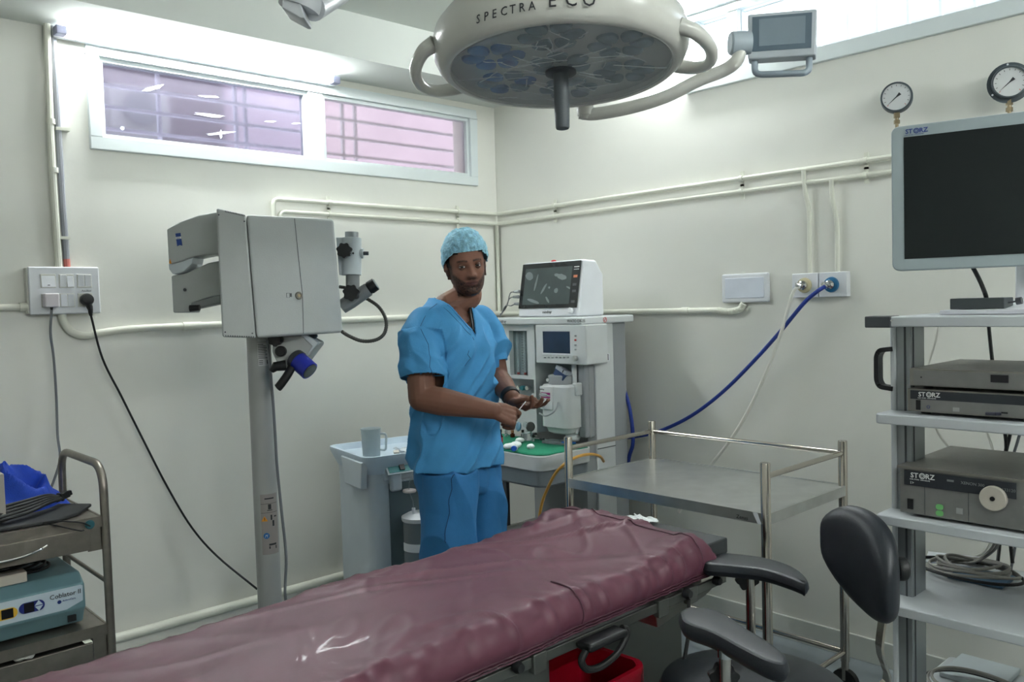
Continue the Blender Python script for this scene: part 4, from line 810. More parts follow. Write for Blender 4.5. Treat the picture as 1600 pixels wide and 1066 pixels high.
b = MB(); m_ = nv+1
vs = [p for r_ in rows for p in r_]; fs = [(i*m_+j, (i+1)*m_+j, (i+1)*m_+j+1, i*m_+j+1) for i in range(nu) for j in range(nv)]
# head end skirt and underside
last = rows[-1]; base = len(vs); vs += [(p[0]+.003, p[1], .728) for p in last]; fs += [(nu*m_+j, base+j, base+j+1, nu*m_+j+1) for j in range(nv)]
b.add(vs, fs); cov = b.build('mattress_cover', MAR, ot, ang=80)
b = MB(); b.box(X0+.01, XE-.02, -2.32, -1.89, .715, .765); b.build('mattress_core', BLACK, ot)
# stitched band along the near lower edge and round the head end
for z_, off in ((.744, .0185), (.736, .0175), (.7285, .013)):
    b = MB(); P = [(X0+(XE-X0)*k/90, -2.345+.010*math.sin((X0+(XE-X0)*k/90)*3)+.006*noise.noise(((X0+(XE-X0)*k/90)*6, 0, 0))-off*.55-.003*(k % 2), z_) for k in range(89)]
    b.tube(P, .0024, 5); b.build('stitched_seam', mat('maroon_seam', (70, 34, 48), .5), cov)
for xs_, w_ in ((-1.90, 1), ):
    b = MB(); P = [Vector(rows[int((xs_-X0)/(XE-X0)*nu)][j])+Vector((0, -.001, .0015)) for j in range(2, 22)]; b.tube(P, .0022, 5); b.build('cover_seam', mat('maroon_seam', (70, 34, 48), .5), cov)
P = [Vector(rows[nu-10][j])+Vector((0, 0, .0015)) for j in range(2, nv-3)]; b = MB(); b.tube(P, .0022, 5); b.build('cover_seam', mat('maroon_seam', (70, 34, 48), .5), cov)
# black head board, steel top frame, side rail, base
b = MB(); b.box(-1.42, -1.262, -2.335, -1.86, .765, .812); b.build('head_board', mat('black_board', (44, 48, 50), .5, var=.1, vs=40), ot, bevel=.006)
b = MB(); b.box(X0+.02, -1.36, -2.31, -1.90, .675, .715); b.build('table_frame', STEELS, ot, bevel=.003)
b = MB(); b.box(X0+.05, -1.30, -2.352, -2.342, .694, .718); b.build('side_rail', PANELM, ot, bevel=.002)
b = MB(); b.box(X0+.05, -1.36, -1.898, -1.888, .694, .718); b.build('side_rail', PANELM, ot, bevel=.002)
b = MB(); b.hexa([(-1.55, -2.30, .62), (-1.33, -2.30, .65), (-1.33, -2.0, .65), (-1.55, -2.0, .62)], [(-1.60, -2.33, .70), (-1.27, -2.33, .70), (-1.27, -1.9, .70), (-1.60, -1.9, .70)]); b.build('head_bracket', STEEL, ot, bevel=.004)
for x in (-1.47, -1.60, -2.05): b = MB(); b.box(x-.02, x+.02, -2.36, -2.34, .68, .725); b.build('rail_block', PANELM, ot, bevel=.003)
for x in (-1.36, -1.5, -2.12): b = MB(); b.lathe([(.012, 0), (.014, .01), (.010, .02)], (x, -2.352, .715), (0, -1, 0), 14); b.build('rail_knob', BLACK, ot)
b = MB(); b.box(-1.95, at(1066, 1000, y=-2.03).x, -2.03, -1.87, .06, .675); b.build('column_cover', PANELM, ot, bevel=.006)
b = MB(); b.box(-3.2, at(859, 1045, y=-2.30).x, -2.30, -1.99, .30, .675); b.build('lower_drawer_box', PANELM, ot, bevel=.004)
b = MB(); b.box(-2.9, -1.28, -1.99, -1.88, .06, .16); b.build('base', PANELM, ot, bevel=.01)
for x in (-2.8, -1.34):
    for y in (-1.96, -1.91): b = MB(); b.cyl((x, y-.02, .035), (x, y+.02, .035), .035, n=16); b.build('caster', BLACKR, ot)
# black crank strap on the near side
b = MB(); c = Vector((-1.86, -2.38, .66)); b.box(-1.93, -1.79, -2.40, -2.352, .695, .715); b.build('crank_housing', BLACK, ot, bevel=.008)
b = MB(); L_ = [(-1.93, -2.385, .700), (-1.945, -2.385, .68), (-1.925, -2.385, .655), (-1.875, -2.385, .647), (-1.82, -2.385, .66), (-1.785, -2.385, .69), (-1.785, -2.385, .708), (-1.80, -2.385, .715)]
b.tube(spl(L_, 6), .0085, 10); b.build('strap_handle', BLACKR, ot)
# wrinkled tissue, cord under table
t = thing('tissue', 'crumpled white tissue on the black head board behind the maroon cover', 'tissue', at(1005, 812, z=.815)); c = at(1003, 813, z=.818)
vs = []; n_ = 9
for i in range(n_):
    for j in range(n_): vs.append(c+Vector((-.025+.05*i/(n_-1), -.05+.09*j/(n_-1)+.01*math.sin(i), .012*noise.noise((i*.6, j*.6, 1))+.006)))
b = MB(); b.add(vs, [(i*n_+j, (i+1)*n_+j, (i+1)*n_+j+1, i*n_+j+1) for i in range(n_-1) for j in range(n_-1)]); b.build('tissue_sheet', COTTON, t, solid=.001)
b = MB(); b.tube(spl([(-1.50, -2.365, .70), (-1.51, -2.37, .62), (-1.55, -2.38, .54), (-1.57, -2.38, .45), (-1.575, -2.38, .38), (-1.5, -2.4, .05)], 6), .0052, 8); b.build('foot_switch_cable', BLACK, ot)
# red bin
rb = thing('waste_bin', 'red biohazard bin with a red liner and yellow label under the operating table', 'bin', (-1.68, -2.14, .0))
BCX, BCY, BT = -1.685, -2.14, .50
def bring(z, s_, off=0): return [(BCX+x*s_, BCY+y*s_, z) for x, y in rrect(-.135+off, .135-off, -.11+off, .11-off, .03, 4)]
b = MB(); b.loft([bring(.02, .85), bring(BT-.02, 1.0), bring(BT, 1.05), bring(BT, 1.0), bring(BT-.02, .96), bring(.04, .8)], cap=True); b.build('bin_body', RED, rb)
rg_ = [[], [], [], []]
for k, (x, y, z) in enumerate(bring(BT, 1.06)):
    w = .012*math.sin(k*2.1)
    rg_[0].append((x, y, BT-.05+w)); rg_[1].append((x, y, BT+.006+.4*w)); rg_[2].append((BCX+(x-BCX)*.90, BCY+(y-BCY)*.90, BT+.006+.4*w)); rg_[3].append((BCX+(x-BCX)*.86, BCY+(y-BCY)*.86, BT-.15+w))
b = MB(); b.loft(rg_, cap=False); b.build('bin_liner', mat('red_liner', (176, 16, 40), .25, trans=.2), rb, solid=.002)
b = MB(); b.box(BCX-.10, BCX+.125, BCY-.1115, BCY-.109, .22, BT-.045); b.build('label', YELL, rb)
text('lettering', 'WARNING', .046, FY((BCX-.095, BCY-.112, BT-.085)), BLACK, rb, sx=.9, bold=.0008)

# ================================================================== LEFT STEEL CART
lc = thing('drawer_cart', 'satin steel drawer cart at the left edge with bent tube handle', 'cart', (-2.75, -.5, 0))
LX, NY, FY_ = -2.452, -.725, -.255
ht = at(120, 728, y=-.5).z
for y in ():
    pass
zt1 = at(150, 752, y=NY).z
b = MB(); b.tube(rnd([(LX+.006, NY, .06), (LX+.006, NY, 1.005), (LX+.006, FY_, 1.005), (LX+.006, FY_, .06)], .09, 8), .0135, 14); b.build('handle_frame', SATIN, lc)
b = MB(); b.tube(rnd([(-3.28, NY, .06), (-3.28, NY, 1.005), (-3.28, FY_, 1.005), (-3.28, FY_, .06)], .09, 8), .0135, 14); b.build('handle_frame', SATIN, lc)
for x in (LX+.006, -3.28):
    for y in (NY, FY_): b = MB(); b.cyl((x-.012, y, .04), (x+.012, y, .04), .04, n=18); b.build('caster', BLACKR, lc)
def deck(z, dz_, nm):
    b = MB(); b.box(-3.27, LX-.006, NY-.004, FY_, z-.012, z); b.box(-3.27, LX-.006, NY-.006, NY-.001, z-.034, z+.002); b.box(LX-.010, LX-.004, NY, FY_, z-.1, z+.002); return b.build(nm, SATIN, lc)
deck(.838, 0, 'top_deck'); deck(.478, 0, 'middle_deck')
def drawer(z1, z0, xr, pull):
    b = MB(); b.box(-3.25, xr-.006, NY+.02, FY_+.02, z0+.02, z1-.02); b.build('drawer_box', mat('drawer_dark', (60, 58, 55), .5, .5), lc)
    b = MB(); b.box(-3.26, xr, NY-.014, NY-.002, z0, z1); dr = b.build('drawer', SATIN, lc, bevel=.002)
    return dr
def corner(z1, z0): b = MB(); b.box(LX-.05, LX+.0, NY-.0, NY+.006, z0, z1); b.build('corner_plate', SATIN, lc)
d1 = drawer(.806, .736, LX-.045, 0); corner(.815, .728)
d2 = drawer(.432, .27, LX-.055, 0); corner(.46, .2)
for dr, z in ((d1, .768), (d2, .355)):
    b = MB(); x1_ = LX-.175; b.tube(spl([(x1_, NY-.016, z+.012), (x1_-.03, NY-.034, z+.006), (x1_-.08, NY-.042, z-.002), (x1_-.14, NY-.042, z-.004), (x1_-.19, NY-.034, z), (x1_-.21, NY-.016, z+.006)], 5), .0045, 8); b.build('pull_handle', CHROME, dr)
b = MB(); b.cyl((LX, NY, .62), (LX, FY_, .62), .007, n=10); b.build('side_rail', SATIN, lc)
b = MB(); b.box(-3.25, LX-.02, NY+.03, FY_, .09, .12); b.build('bottom_shelf', SATIN, lc)
b = MB(); c = (LX-.012, NY-.012, .822); b.lathe([(.014, 0), (.015, .008), (.012, .012)], (LX-.045, NY-.006, .82), (0, -1, 0), 18); tag(b.build('teal_plug', mat('teal_plug', (40, 90, 100), .4)), 'small teal round plug hanging at the cart corner', 'plug')
b = MB(); cx_ = LX-.045; b.tube(spl([(cx_, NY-.016, .815), (cx_-.03, NY-.03, .835), (cx_-.09, NY-.02, .85), (cx_-.13, NY+.01, .848), (cx_-.10, NY-.02, .838), (cx_-.04, NY-.03, .812), (cx_-.02, NY-.016, .806)], 6), .0025, 6); tag(b.build('thin_black_cable', BLACK), 'thin black cable looping at the cart corner by the teal plug', 'cable')
# blue cloth heap
def heap(name, label, cat, cx, cy, cz, sx, sy, h, m_, seed, fr=9, sh=2.2, amp=.5):
    n1, n2 = 70, 56; vs = []
    for i in range(n1+1):
        for j in range(n2+1):
            u, v = -1+2*i/n1, -1+2*j/n2; rr = math.sqrt(u*u+v*v); k = max(abs(u), abs(v)); a = math.atan2(v, u); R_ = k*(1+.14*noise.noise((math.cos(a)*1.6, math.sin(a)*1.6, seed)))
            x, y = math.cos(a)*R_*sx, math.sin(a)*R_*sy
            e = max(0, 1-k**sh)
            f1 = 1-abs(noise.noise((x*fr+seed, y*fr*1.2, seed*.7)))*2.2; f2 = 1-abs(noise.noise((x*fr*2.1+y*9, y*fr*2, seed)))*2
            z = h*e**.6*(1-amp+amp*f1)+h*.12*f2*e
            vs.append((cx+x, cy+y, cz+max(.001, z)))
    m2 = n2+1; b = MB(); b.add(vs, [(i*m2+j, (i+1)*m2+j, (i+1)*m2+j+1, i*m2+j+1) for i in range(n1) for j in range(n2)])
    return tag(b.build(name, m_, ang=70), label, cat)
BL = mat('blue_cloth', (18, 62, 168), .75, var=.15, vs=30, bump=.3, bs=400)
heap('blue_cloth', 'crumpled royal blue cloth heaped on top of the steel drawer cart', 'cloth', -2.715, -.43, .84, .25, .145, .165, BL, 3.3, fr=8, amp=.6)
b = MB(); b.M = frame((-2.60, -.625, .842), (1, .18, 0), (-.1, 1, .05)); b.prism([(-.16, -.05, 0), (.0, -.085, 0), (.08, -.055, 0), (.165, .02, 0), (.09, .11, 0), (-.13, .07, 0)], (0, 0, .012)); tag(b.build('black_pad', mat('black_pad_m', (40, 42, 44), .7), bevel=.005), 'flat dark grey pad under the black cables on the cart top', 'pad')
for k in range(5):
    P = [(-2.90+.012*k, -.65-.004*k, .868+.009*k), (-2.78, -.67+.004*k, .866+.009*k), (-2.66, -.655+.008*k, .876+.008*k), (-2.575, -.60+.006*k, .886+.005*k), (-2.53, -.555, .884)]
    b = MB(); b.tube(spl(P, 6), .0055, 8)
    if k == 0: cb = thing('black_cables', 'bundle of black cables with a plug lying in front of the blue cloth', 'cable', (-2.7, -.6, .85))
    b.build('cable', BLACK, cb)
b = MB(); b.M = frame((-2.52, -.535, .888), (1, .25, .25), (0, 1, 0)); b.box(-.028, .02, -.011, .011, -.011, .011); b.box(-.012, -.004, -.014, .014, -.014, .014); b.box(.02, .03, -.008, .008, -.008, .008); b.build('plug', BLACK, cb, bevel=.002)
gbx = ry(-30, 741, 5, 771, -.64); b = MB(); b.box(-3.02, gbx[1], -.66, -.60, .86, gbx[3]); tag(b.build('beige_box', mat('beige', (170, 165, 155), .6), bevel=.004), 'beige box end at the left frame edge beside the blue cloth', 'box')
# coblation unit
cu = thing('surgical_generator', 'teal and pale blue surgical generator on the middle deck of the steel cart', 'medical device', (-2.8, -.5, .48))
gy = -.705; R0 = at(134, 940, y=gy).x
b = MB(); xa, xb_ = -3.15, R0
pr = [(gy+.035, .488), (gy+.012, .53), (gy-.004, .545), (gy, .625), (gy+.05, .655), (-.33, .655), (-.33, .488)]
b.prism([(xa, y, z) for y, z in pr], (xb_-xa, 0, 0)); b.build('case', TEAL, cu, bevel=.008)
zz0, zz1 = .553, .622
b = MB(); b.prism([(xa+.02, gy-.0055+.004*0, zz0), (xb_-.06, gy-.0055, zz0), (xb_-.01, gy-.005, zz0+.018), (xb_-.008, gy-.0025, zz1-.003), (xb_-.014, gy-.002, zz1), (xa+.02, gy-.002, zz1)], (0, -.0015, 0)); b.build('face_panel', LBLUE, cu)
def on(px): return at(px, 930, y=gy-.006).x
ov = lambda x0, x1, m_, z0_, z1_, nm: (lambda b: (b.prism([(x, gy-.0072-.0, z) for x, z in rrect(x0, x1, z0_, z1_, (z1_-z0_)*.49, 6)], (0, -.001, 0)), b.build(nm, m_, cu)))(MB())
ov(on(28), on(69), mat('navy_oval', (30, 45, 120), .5, var=0), .572, .606, 'blue_display')
ov(on(-16), on(26), mat('yellow_oval', (225, 180, 60), .5, var=0), .568, .602, 'yellow_display')
for q_ in ((on(36), on(52), .574, .604), (on(0), on(19), .571, .600)): b = MB(); b.box(q_[0], q_[1], gy-.0095, gy-.008, q_[2], q_[3]); b.build('display_window', mat('display_black', (14, 14, 22), .3), cu)
b = MB(); c0, c1 = on(53), on(66); b.prism([(c0, gy-.008, .5905), (c1, gy-.008, .5905), ((c0+c1)/2, gy-.008, .606)], (0, -.0012, 0)); b.prism([(c0, gy-.008, .5875), ((c0+c1)/2, gy-.008, .572), (c1, gy-.008, .5875)], (0, -.0012, 0)); b.build('arrow_key', LBLUE, cu)
text('lettering', 'Coblator II', .021, FY((on(77), gy-.0065, .596)), INK, cu, sx=1.0)
text('lettering', 'ArthroCare', .008, FY((on(97), gy-.0075, .582)), BINK, cu)
b = MB(); b.lathe([(.006, 0), (.006, .001)], (on(92), gy-.007, .583), (0, -1, 0), 16); b.build('logo_disc', BINK, cu)
b = MB(); b.box(on(106), on(119), gy+.004, gy+.012, .506, .526); b.build('power_switch', BLACK, cu)
c = at(18, 924, z=.656)
b = MB(); b.box(-3.1, R0-.155, gy+.045, gy+.10, .657, .690); tag(b.build('cream_block', mat('cream_block_m', (188, 180, 168), .6), bevel=.003), 'cream coloured block lying on the teal generator', 'block')
cbk = thing('coiled_cable', 'black cable coiled on top of the teal generator', 'cable', (-2.72, -.5, .66))
for k in range(4):
    b = MB(); b.tube([(-2.72+(.15-.012*k)*math.cos(a), -.52+(.075-.006*k)*math.sin(a), .664+.008*k+.004*math.sin(3*a+k)) for a in [2*PI*j/40 for j in range(40)]], .0045, 7, closed=True); b.build('coil', BLACK, cbk)
b = MB(); b.tube(spl([(-2.62, -.50, .69), (-2.56, -.46, .70), (-2.52, -.44, .72), (-2.51, -.44, .695), (-2.54, -.45, .68), (-2.60, -.47, .672), (-2.68, -.5, .668)], 6), .0045, 7); b.build('loose_end', mat('grey_black_cord', (55, 58, 60), .5), cbk)
b = MB(); c = at(30, 1030, z=.44); vs = []
b.ell(Vector((-2.70, NY+.01, .438)), .03, .02, .008); b.v = [v*1+Vector((0, 0, .006*noise.noise(v*80))) for v in b.v]; tag(b.build('plastic_scrap', mat('wrap2', (190, 190, 185), .3)), 'scrap of clear plastic caught above the lower drawer', 'wrapper')

# ================================================================== RIGHT EQUIPMENT CART
ec = thing('equipment_cart', 'pale grey equipment cart with open shelves at the right edge', 'cart', (-.9, -3.0, 0))
CX0, CX1, CY1, CY0 = -1.16, -.65, -2.715, -3.33
ZS = {'top_shelf': 1.437, 'second_shelf': 1.186, 'third_shelf': .922, 'fourth_shelf': .690, 'bottom_shelf': .385}
for nm, z in ZS.items():
    x0_ = CX0+(.0 if z < 1.4 else .0); y1_ = CY1-(0 if z < 1.4 else .03)
    b = MB(); P = rrect(x0_, CX1, CY0, y1_, .012, 3); b.prism([(x, y, z-.026) for x, y in P], (0, 0, .026)); b.build('shelf', SHELF, ec, bevel=.004)
# corner caps with grip on the top shelf
b = MB(); b.box(CX0-.005, CX0+.055, CY1-.045, CY1+.022, 1.409, 1.4385); b.build('corner_cap', DARK, ec, bevel=.003)
b = MB(); b.lathe([(.0025, 0), (.0025, .001)], at(1393, 501, x=CX0-.005), (-1, 0, 0), 10); b.build('screw', CHROME, ec)
PXc = CX0+.09
b = MB(); b.box(PXc+.0, PXc+.09, CY1-.058, CY1-.018, .12, 1.412); pst = b.build('post', ALU, ec, bevel=.004)
b = MB(); b.box(PXc-.004, PXc+.05, CY1-.020, CY1-.004, .12, 1.412); b.build('post_edge', SHELF, ec, bevel=.006)
b = MB(); b.box(PXc+.012, PXc+.016, CY1-.0595, CY1-.0575, .12, 1.41); b.build('post_slot', DARK, ec)
b = MB(); b.box(PXc-.001, PXc+.001, CY1-.045, CY1-.040, .12, 1.41); b.build('post_slot', DARK, ec)
b = MB(); b.box(PXc, PXc+.10, CY0+.01, CY0+.05, .12, 1.412); b.build('post', ALU, ec, bevel=.004)
b = MB(); zz = at(1385, 545, x=PXc).z; z9 = at(1385, 607, x=PXc).z
hp = [(PXc+.005, CY1-.012, zz), (PXc+.005, CY1+.022, zz-.004), (PXc+.005, CY1+.030, zz-.02), (PXc+.005, CY1+.030, z9+.02), (PXc+.005, CY1+.022, z9+.004), (PXc+.005, CY1-.012, z9)]
M = Matrix.Identity(4)
def ribbon(P, w, t_, dirw):
    d = Vector(dirw).normalized(); rings = []; P = [Vector(p) for p in P]
    for i, p in enumerate(P):
        tg = (P[min(i+1, len(P)-1)]-P[max(i-1, 0)]).normalized(); n_ = tg.cross(d); rings.append([p+d*w/2+n_*t_/2, p-d*w/2+n_*t_/2, p-d*w/2-n_*t_/2, p+d*w/2-n_*t_/2])
    return MB().loft(rings)
ribbon(rnd(hp, .012), .030, .012, (1, 0, 0)).build('push_handle', BLACK, ec, bevel=.003)
for x in (CX0+.06, CX1-.06):
    for y in (CY0+.06, CY1-.06): b = MB(); b.cyl((x-.015, y, .05), (x+.015, y, .05), .05, n=20); b.build('caster', BLACKR, ec)
b = MB(); b.box(CX0+.03, CX1-.03, CY0+.03, CY1-.03, .09, .13); b.build('base_frame', ALU, ec, bevel=.005)
# units
UX = -1.125
def unit(name, label, y1_, z0, z1, dpt, front):
    t = thing(name, label, 'medical device', (UX, y1_, z0)); b = MB(); b.box(UX+.004, UX+dpt, y1_-.42, min(y1_, CY1-.060), z0+.008, z1); b.build('case', UNIT, t, bevel=.003)
    for y in (y1_-.03, y1_-.38): b = MB(); b.cyl((UX+.04, y, z0-.0), (UX+.04, y, z0+.009), .012, n=12); b.build('foot', BLACK, t)
    return t
u1 = unit('camera_control_unit', 'grey control unit with STORZ band, lower of the two on the second shelf', at(1418, 640, x=UX).y, 1.186, at(1420, 607, x=UX).z, .33, 0)
z0, z1 = 1.194, at(1420, 607, x=UX).z
ya_ = at(1418, 640, x=UX).y
b = MB(); b.box(UX, UX+.01, ya_-.30, ya_, z0, z1); b.build('front_frame', UNIT, u1, bevel=.002)
b = MB(); b.box(UX-.002, UX, ya_-.283, ya_-.008, z1-.026, z1-.004); b.build('dark_band', BANDM, u1)
b = MB(); b.box(UX-.0015, UX, ya_-.283, ya_-.008, z0+.004, z1-.026); b.build('front_strip', UNITF, u1)
def storz(par, x, y, z, s_, m_, M=None):
    M = M or FX((x, y, z))
    text('lettering', 'ST', s_, M, m_, par, bold=.0003); text('lettering', 'RZ', s_, M @ Matrix.Translation((s_*2.02, 0, 0)), m_, par, bold=.0003)
    b = MB(); b.M = M @ Matrix.Translation((s_*1.60, s_*.34, 0)); b.tube([(math.cos(a)*s_*.36, math.sin(a)*s_*.36, 0) for a in [2*PI*k/24 for k in range(24)]], s_*.07, 5, closed=True); b.tube([(math.cos(a)*s_*.18, math.sin(a)*s_*.18, 0) for a in [2*PI*k/16 for k in range(16)]], s_*.04, 5, closed=True); b.build('emblem', m_, par)
    text('lettering', 'KARL STORZ - ENDOSKOPE', s_*.22, M @ Matrix.Translation((-.1*s_, -s_*.32, 0)), m_, par)
storz(u1, UX-.0024, ya_-.028, z1-.0185, .016, WINK)
b = MB(); b.box(UX-.003, UX, ya_-.033, ya_-.022, z0+.005, z1-.028); b.build('power_switch', BLACK, u1)
b = MB(); c = Vector((UX-.0025, ya_-.052, z0+.014)); b.tube([c+Vector((0, math.cos(a), math.sin(a)))*.0035 for a in [2*PI*k/16 for k in range(16)]], .0006, 5, closed=True); b.build('port_mark', BINK, u1)
b = MB(); b.box(UX-.0022, UX, ya_-.125, ya_-.110, z0+.007, z0+.017); b.build('logo_mark', mat('light_mark', (150, 152, 150), .5), u1)
b = MB(); b.M = frame((UX-.004, ya_-.195, z0+.009), (-.6, -.8, .1), (0, 0, 1)); b.box(-.01, .03, -.005, .003, -.008, .008); b.build('usb_stick', mat('navy_stick', (24, 26, 44), .3), u1, bevel=.003)
b = MB(); b.box(UX-.003, UX, ya_-.232, ya_-.218, z0+.010, z0+.014); b.build('usb_port', BLACK, u1)
u2 = unit('recorder_unit', 'plain grey recorder with small black window stacked above the STORZ unit', at(1422, 600, x=UX).y, z1, at(1421, 575, x=UX).z, .34, 0)
yb_ = at(1422, 600, x=UX).y; z2, z3 = z1+.008, at(1421, 575, x=UX).z
b = MB(); b.box(UX-.004, UX+.006, yb_-.42, yb_, z2, z3); b.build('front_frame', UNIT, u2, bevel=.002)
b = MB(); b.box(UX-.006, UX-.004, yb_-.41, yb_-.011, z2+.003, z3-.005); b.build('front_panel', UNITF, u2)
b = MB(); b.box(UX-.008, UX-.005, yb_-.228, yb_-.190, z2+.018, z2+.036); b.build('display_window', mat('display_black', (14, 14, 22), .3), u2)
b = MB(); b.lathe([(.002, 0), (.002, .001)], (UX-.006, yb_-.03, z3-.022), (-1, 0, 0), 10); b.build('led', BLACK, u2)
yc_ = at(1407, 760, x=UX).y; z4, z5 = .922, at(1407, 728, x=UX).z
u3 = unit('light_source_unit', 'grey light source with STORZ band and large cream dial on the third shelf', yc_, z4, z5, .36, 0)
b = MB(); b.box(UX-.004, UX+.006, yc_-.42, yc_, z4+.008, z5); b.build('front_frame', UNITF, u3, bevel=.002)
b = MB(); b.box(UX-.008, UX+.36, yc_-.425, yc_+.005, z5-.004, z5+.002); b.build('lid_edge', UNIT, u3)
b = MB(); b.box(UX-.006, UX-.003, yc_-.27, yc_-.012, z5-.046, z5-.008); b.build('dark_band', BANDM, u3)
storz(u3, UX-.0064, yc_-.028, z5-.025, .018, WINK)
text('lettering', '1>', .010, FX((UX-.0064, yc_-.026, z5-.042)), WINK, u3); text('lettering', 'XENON 300', .010, FX((UX-.0064, yc_-.148, z5-.026)), mat('dim_ink', (120, 124, 124), .5, var=0), u3); text('lettering', '20 133120', .010, FX((UX-.0064, yc_-.226, z5-.030)), mat('dim_ink', (120, 124, 124), .5), u3)
b = MB(); b.box(UX-.0065, UX-.005, yc_-.132, yc_-.116, z5-.024, z5-.019); b.build('badge', mat('dim_ink', (120, 124, 124), .5), u3)
b = MB(); b.box(UX-.008, UX-.003, yc_-.034, yc_-.020, z4+.020, z4+.046); b.build('power_switch', BLACK, u3)
for k, zz in enumerate((z4+.036, z4+.020)):
    b = MB(); c = Vector((UX-.005, yc_-.098, zz)); b.prism([(c.x, y, z) for y, z in rrect(c.y-.009, c.y+.009, c.z-.007, c.z+.007, .006, 4)], (-.0012, 0, 0)); b.build('green_key', mat('green_key_m', (110, 180, 110), .5, var=0), u3)
b = MB(); b.box(UX-.0055, UX-.004, yc_-.152, yc_-.137, z4+.026, z4+.040); b.build('logo_mark', mat('light_mark', (150, 152, 150), .5), u3)
for y in (yc_-.062, yc_-.165): b = MB(); b.box(UX-.0046, UX-.004, y-.0006, y+.0006, z4+.01, z5-.046); b.build('panel_seam', DARK, u3)
cd = at(1552, 779, x=UX-.01); b = MB(); b.lathe([(.030, 0), (.030, .010), (.028, .012)], (UX-.004, cd.y, cd.z), (-1, 0, 0), 40); b.build('cream_dial', mat('cream_dial_m', (190, 184, 172), .45), u3)
b = MB(); b.lathe([(.0055, .010), (.0055, .014)], (UX-.004, cd.y, cd.z), (-1, 0, 0), 16); b.build('dial_socket', BLACK, u3)
# power adaptor and cables on the top shelf
pa = thing('power_adaptor', 'black power brick on a white plate on the top shelf of the equipment cart', 'adaptor', at(1525, 475, x=-.95))
q = rx(1484, 466, 1569, 483, -1.03); b = MB(); b.box(-1.03, -.96, q[0], q[1], q[2], q[3]); b.build('brick', mat('brick_grey', (58, 64, 66), .5), pa, bevel=.002)
b = MB(); c = at(1569, 474, x=-1.0); c2 = at(1588, 471, x=-1.0); b.tube([c, c2], .0022, 8); b.tube([c2, at(1597, 469.5, x=-1.0)], .009, n=12); b.build('lead', DARK, pa)
q2 = rx(1468, 484, 1640, 491, -1.06); b = MB(); b.box(-1.06, -.75, q2[0], q2[1], 1.438, q2[3]-.0); tag(b.build('white_plate', mat('plate_white', (205, 205, 212), .4), bevel=.002), 'flat white plate lying on the cart top under the black brick', 'plate')
# large monitor
mo = thing('large_monitor', 'large flat monitor with grey bezel and black screen above the equipment cart', 'monitor', at(1392, 430, Z=2.2))
ML, MB_ = at(1392, 201, Z=2.2), at(1394, 424, Z=2.2); dirn = Vector((math.cos(math.radians(-43-31.5)), math.sin(math.radians(-43-31.5)), 0))
hgt = ML.z-MB_.z; Mm = frame((MB_.x, MB_.y, MB_.z), dirn, (0, 0, 1)); WM = .60
b = MB(); b.M = Mm; b.prism([(x, y, -.05) for x, y in rrect(0, WM, 0, hgt, .018, 5)], (0, 0, .05)); b.build('bezel', BEZ, mo, bevel=.004)
b = MB(); b.M = Mm; b.box(.030, WM-.03, .030, hgt-.030, 0, .0015); b.build('screen', SCREEN, mo)
storz(mo, 0, 0, 0, .016, BINK, Mm @ Matrix.Translation((.034, hgt-.0215, .001)))
b = MB(); b.M = Mm; b.box(WM/2-.06, WM/2+.06, .05, hgt-.1, -.10, -.05); b.build('rear_housing', BEZ, mo, bevel=.01)
b = MB(); b.M = Mm; b.box(WM/2-.025, WM/2+.025, -.118, .16, -.14, -.10); b.build('stand_column', WHITE, mo, bevel=.008)
p0_ = Mm @ Vector((WM/2-.03, 0, -.12)); b = MB(); b.lathe([(.13, 1.4445), (.13, 1.449), (.05, 1.458), (.03, 1.47)], (p0_.x, p0_.y, 0), n=36); b.build('stand_base', WHITE, mo)
b = MB(); b.tube(spl([at(1512, 405, x=-.98), at(1524, 425, x=-.98), at(1535, 448, x=-.98), at(1542, 470, x=-.95), at(1544, 500, x=-.62), at(1550, 560, x=-.60), at(1556, 600, x=-.58), at(1572, 690, x=-.58), at(1568, 740, x=-.58), at(1582, 880, x=-.60)], 6), .0055, 8); tag(b.build('monitor_cable', BLACK), 'black cable from the large monitor down behind the cart shelves', 'cable')
for k, (P, rr, m_, lb) in enumerate((
    ([(1478, 488), (1468, 505), (1461, 535), (1450, 572), (1447, 600), (1462, 668), (1482, 700), (1500, 730)], .0035, WHITEH, 'white cable hanging behind the left part of the cart shelves'),
    ([(1538, 640), (1541, 672), (1550, 700), (1556, 740), (1560, 800), (1540, 860), (1500, 875)], .004, WHITEH, 'cream cable hanging behind the second shelf middle'),
    ([(1585, 640), (1578, 680), (1570, 720), (1568, 790)], .005, BLACK, 'black cable crossing the monitor cable behind the shelves'),
    ([(1600, 660), (1590, 690), (1582, 730), (1588, 830), (1578, 900)], .004, CORD, 'grey cable at the far right behind the shelves'))):
    Q_ = [at(*q, x=-.60+.012*k) for q in P]
    if k in (0, 2): Q_ += [Vector((-.70, Q_[-1].y-.02, .928 if k == 0 else .697))]
    b = MB(); b.tube(spl(Q_, 6), rr, 8); tag(b.build('hanging_cable', m_), lb, 'cable')
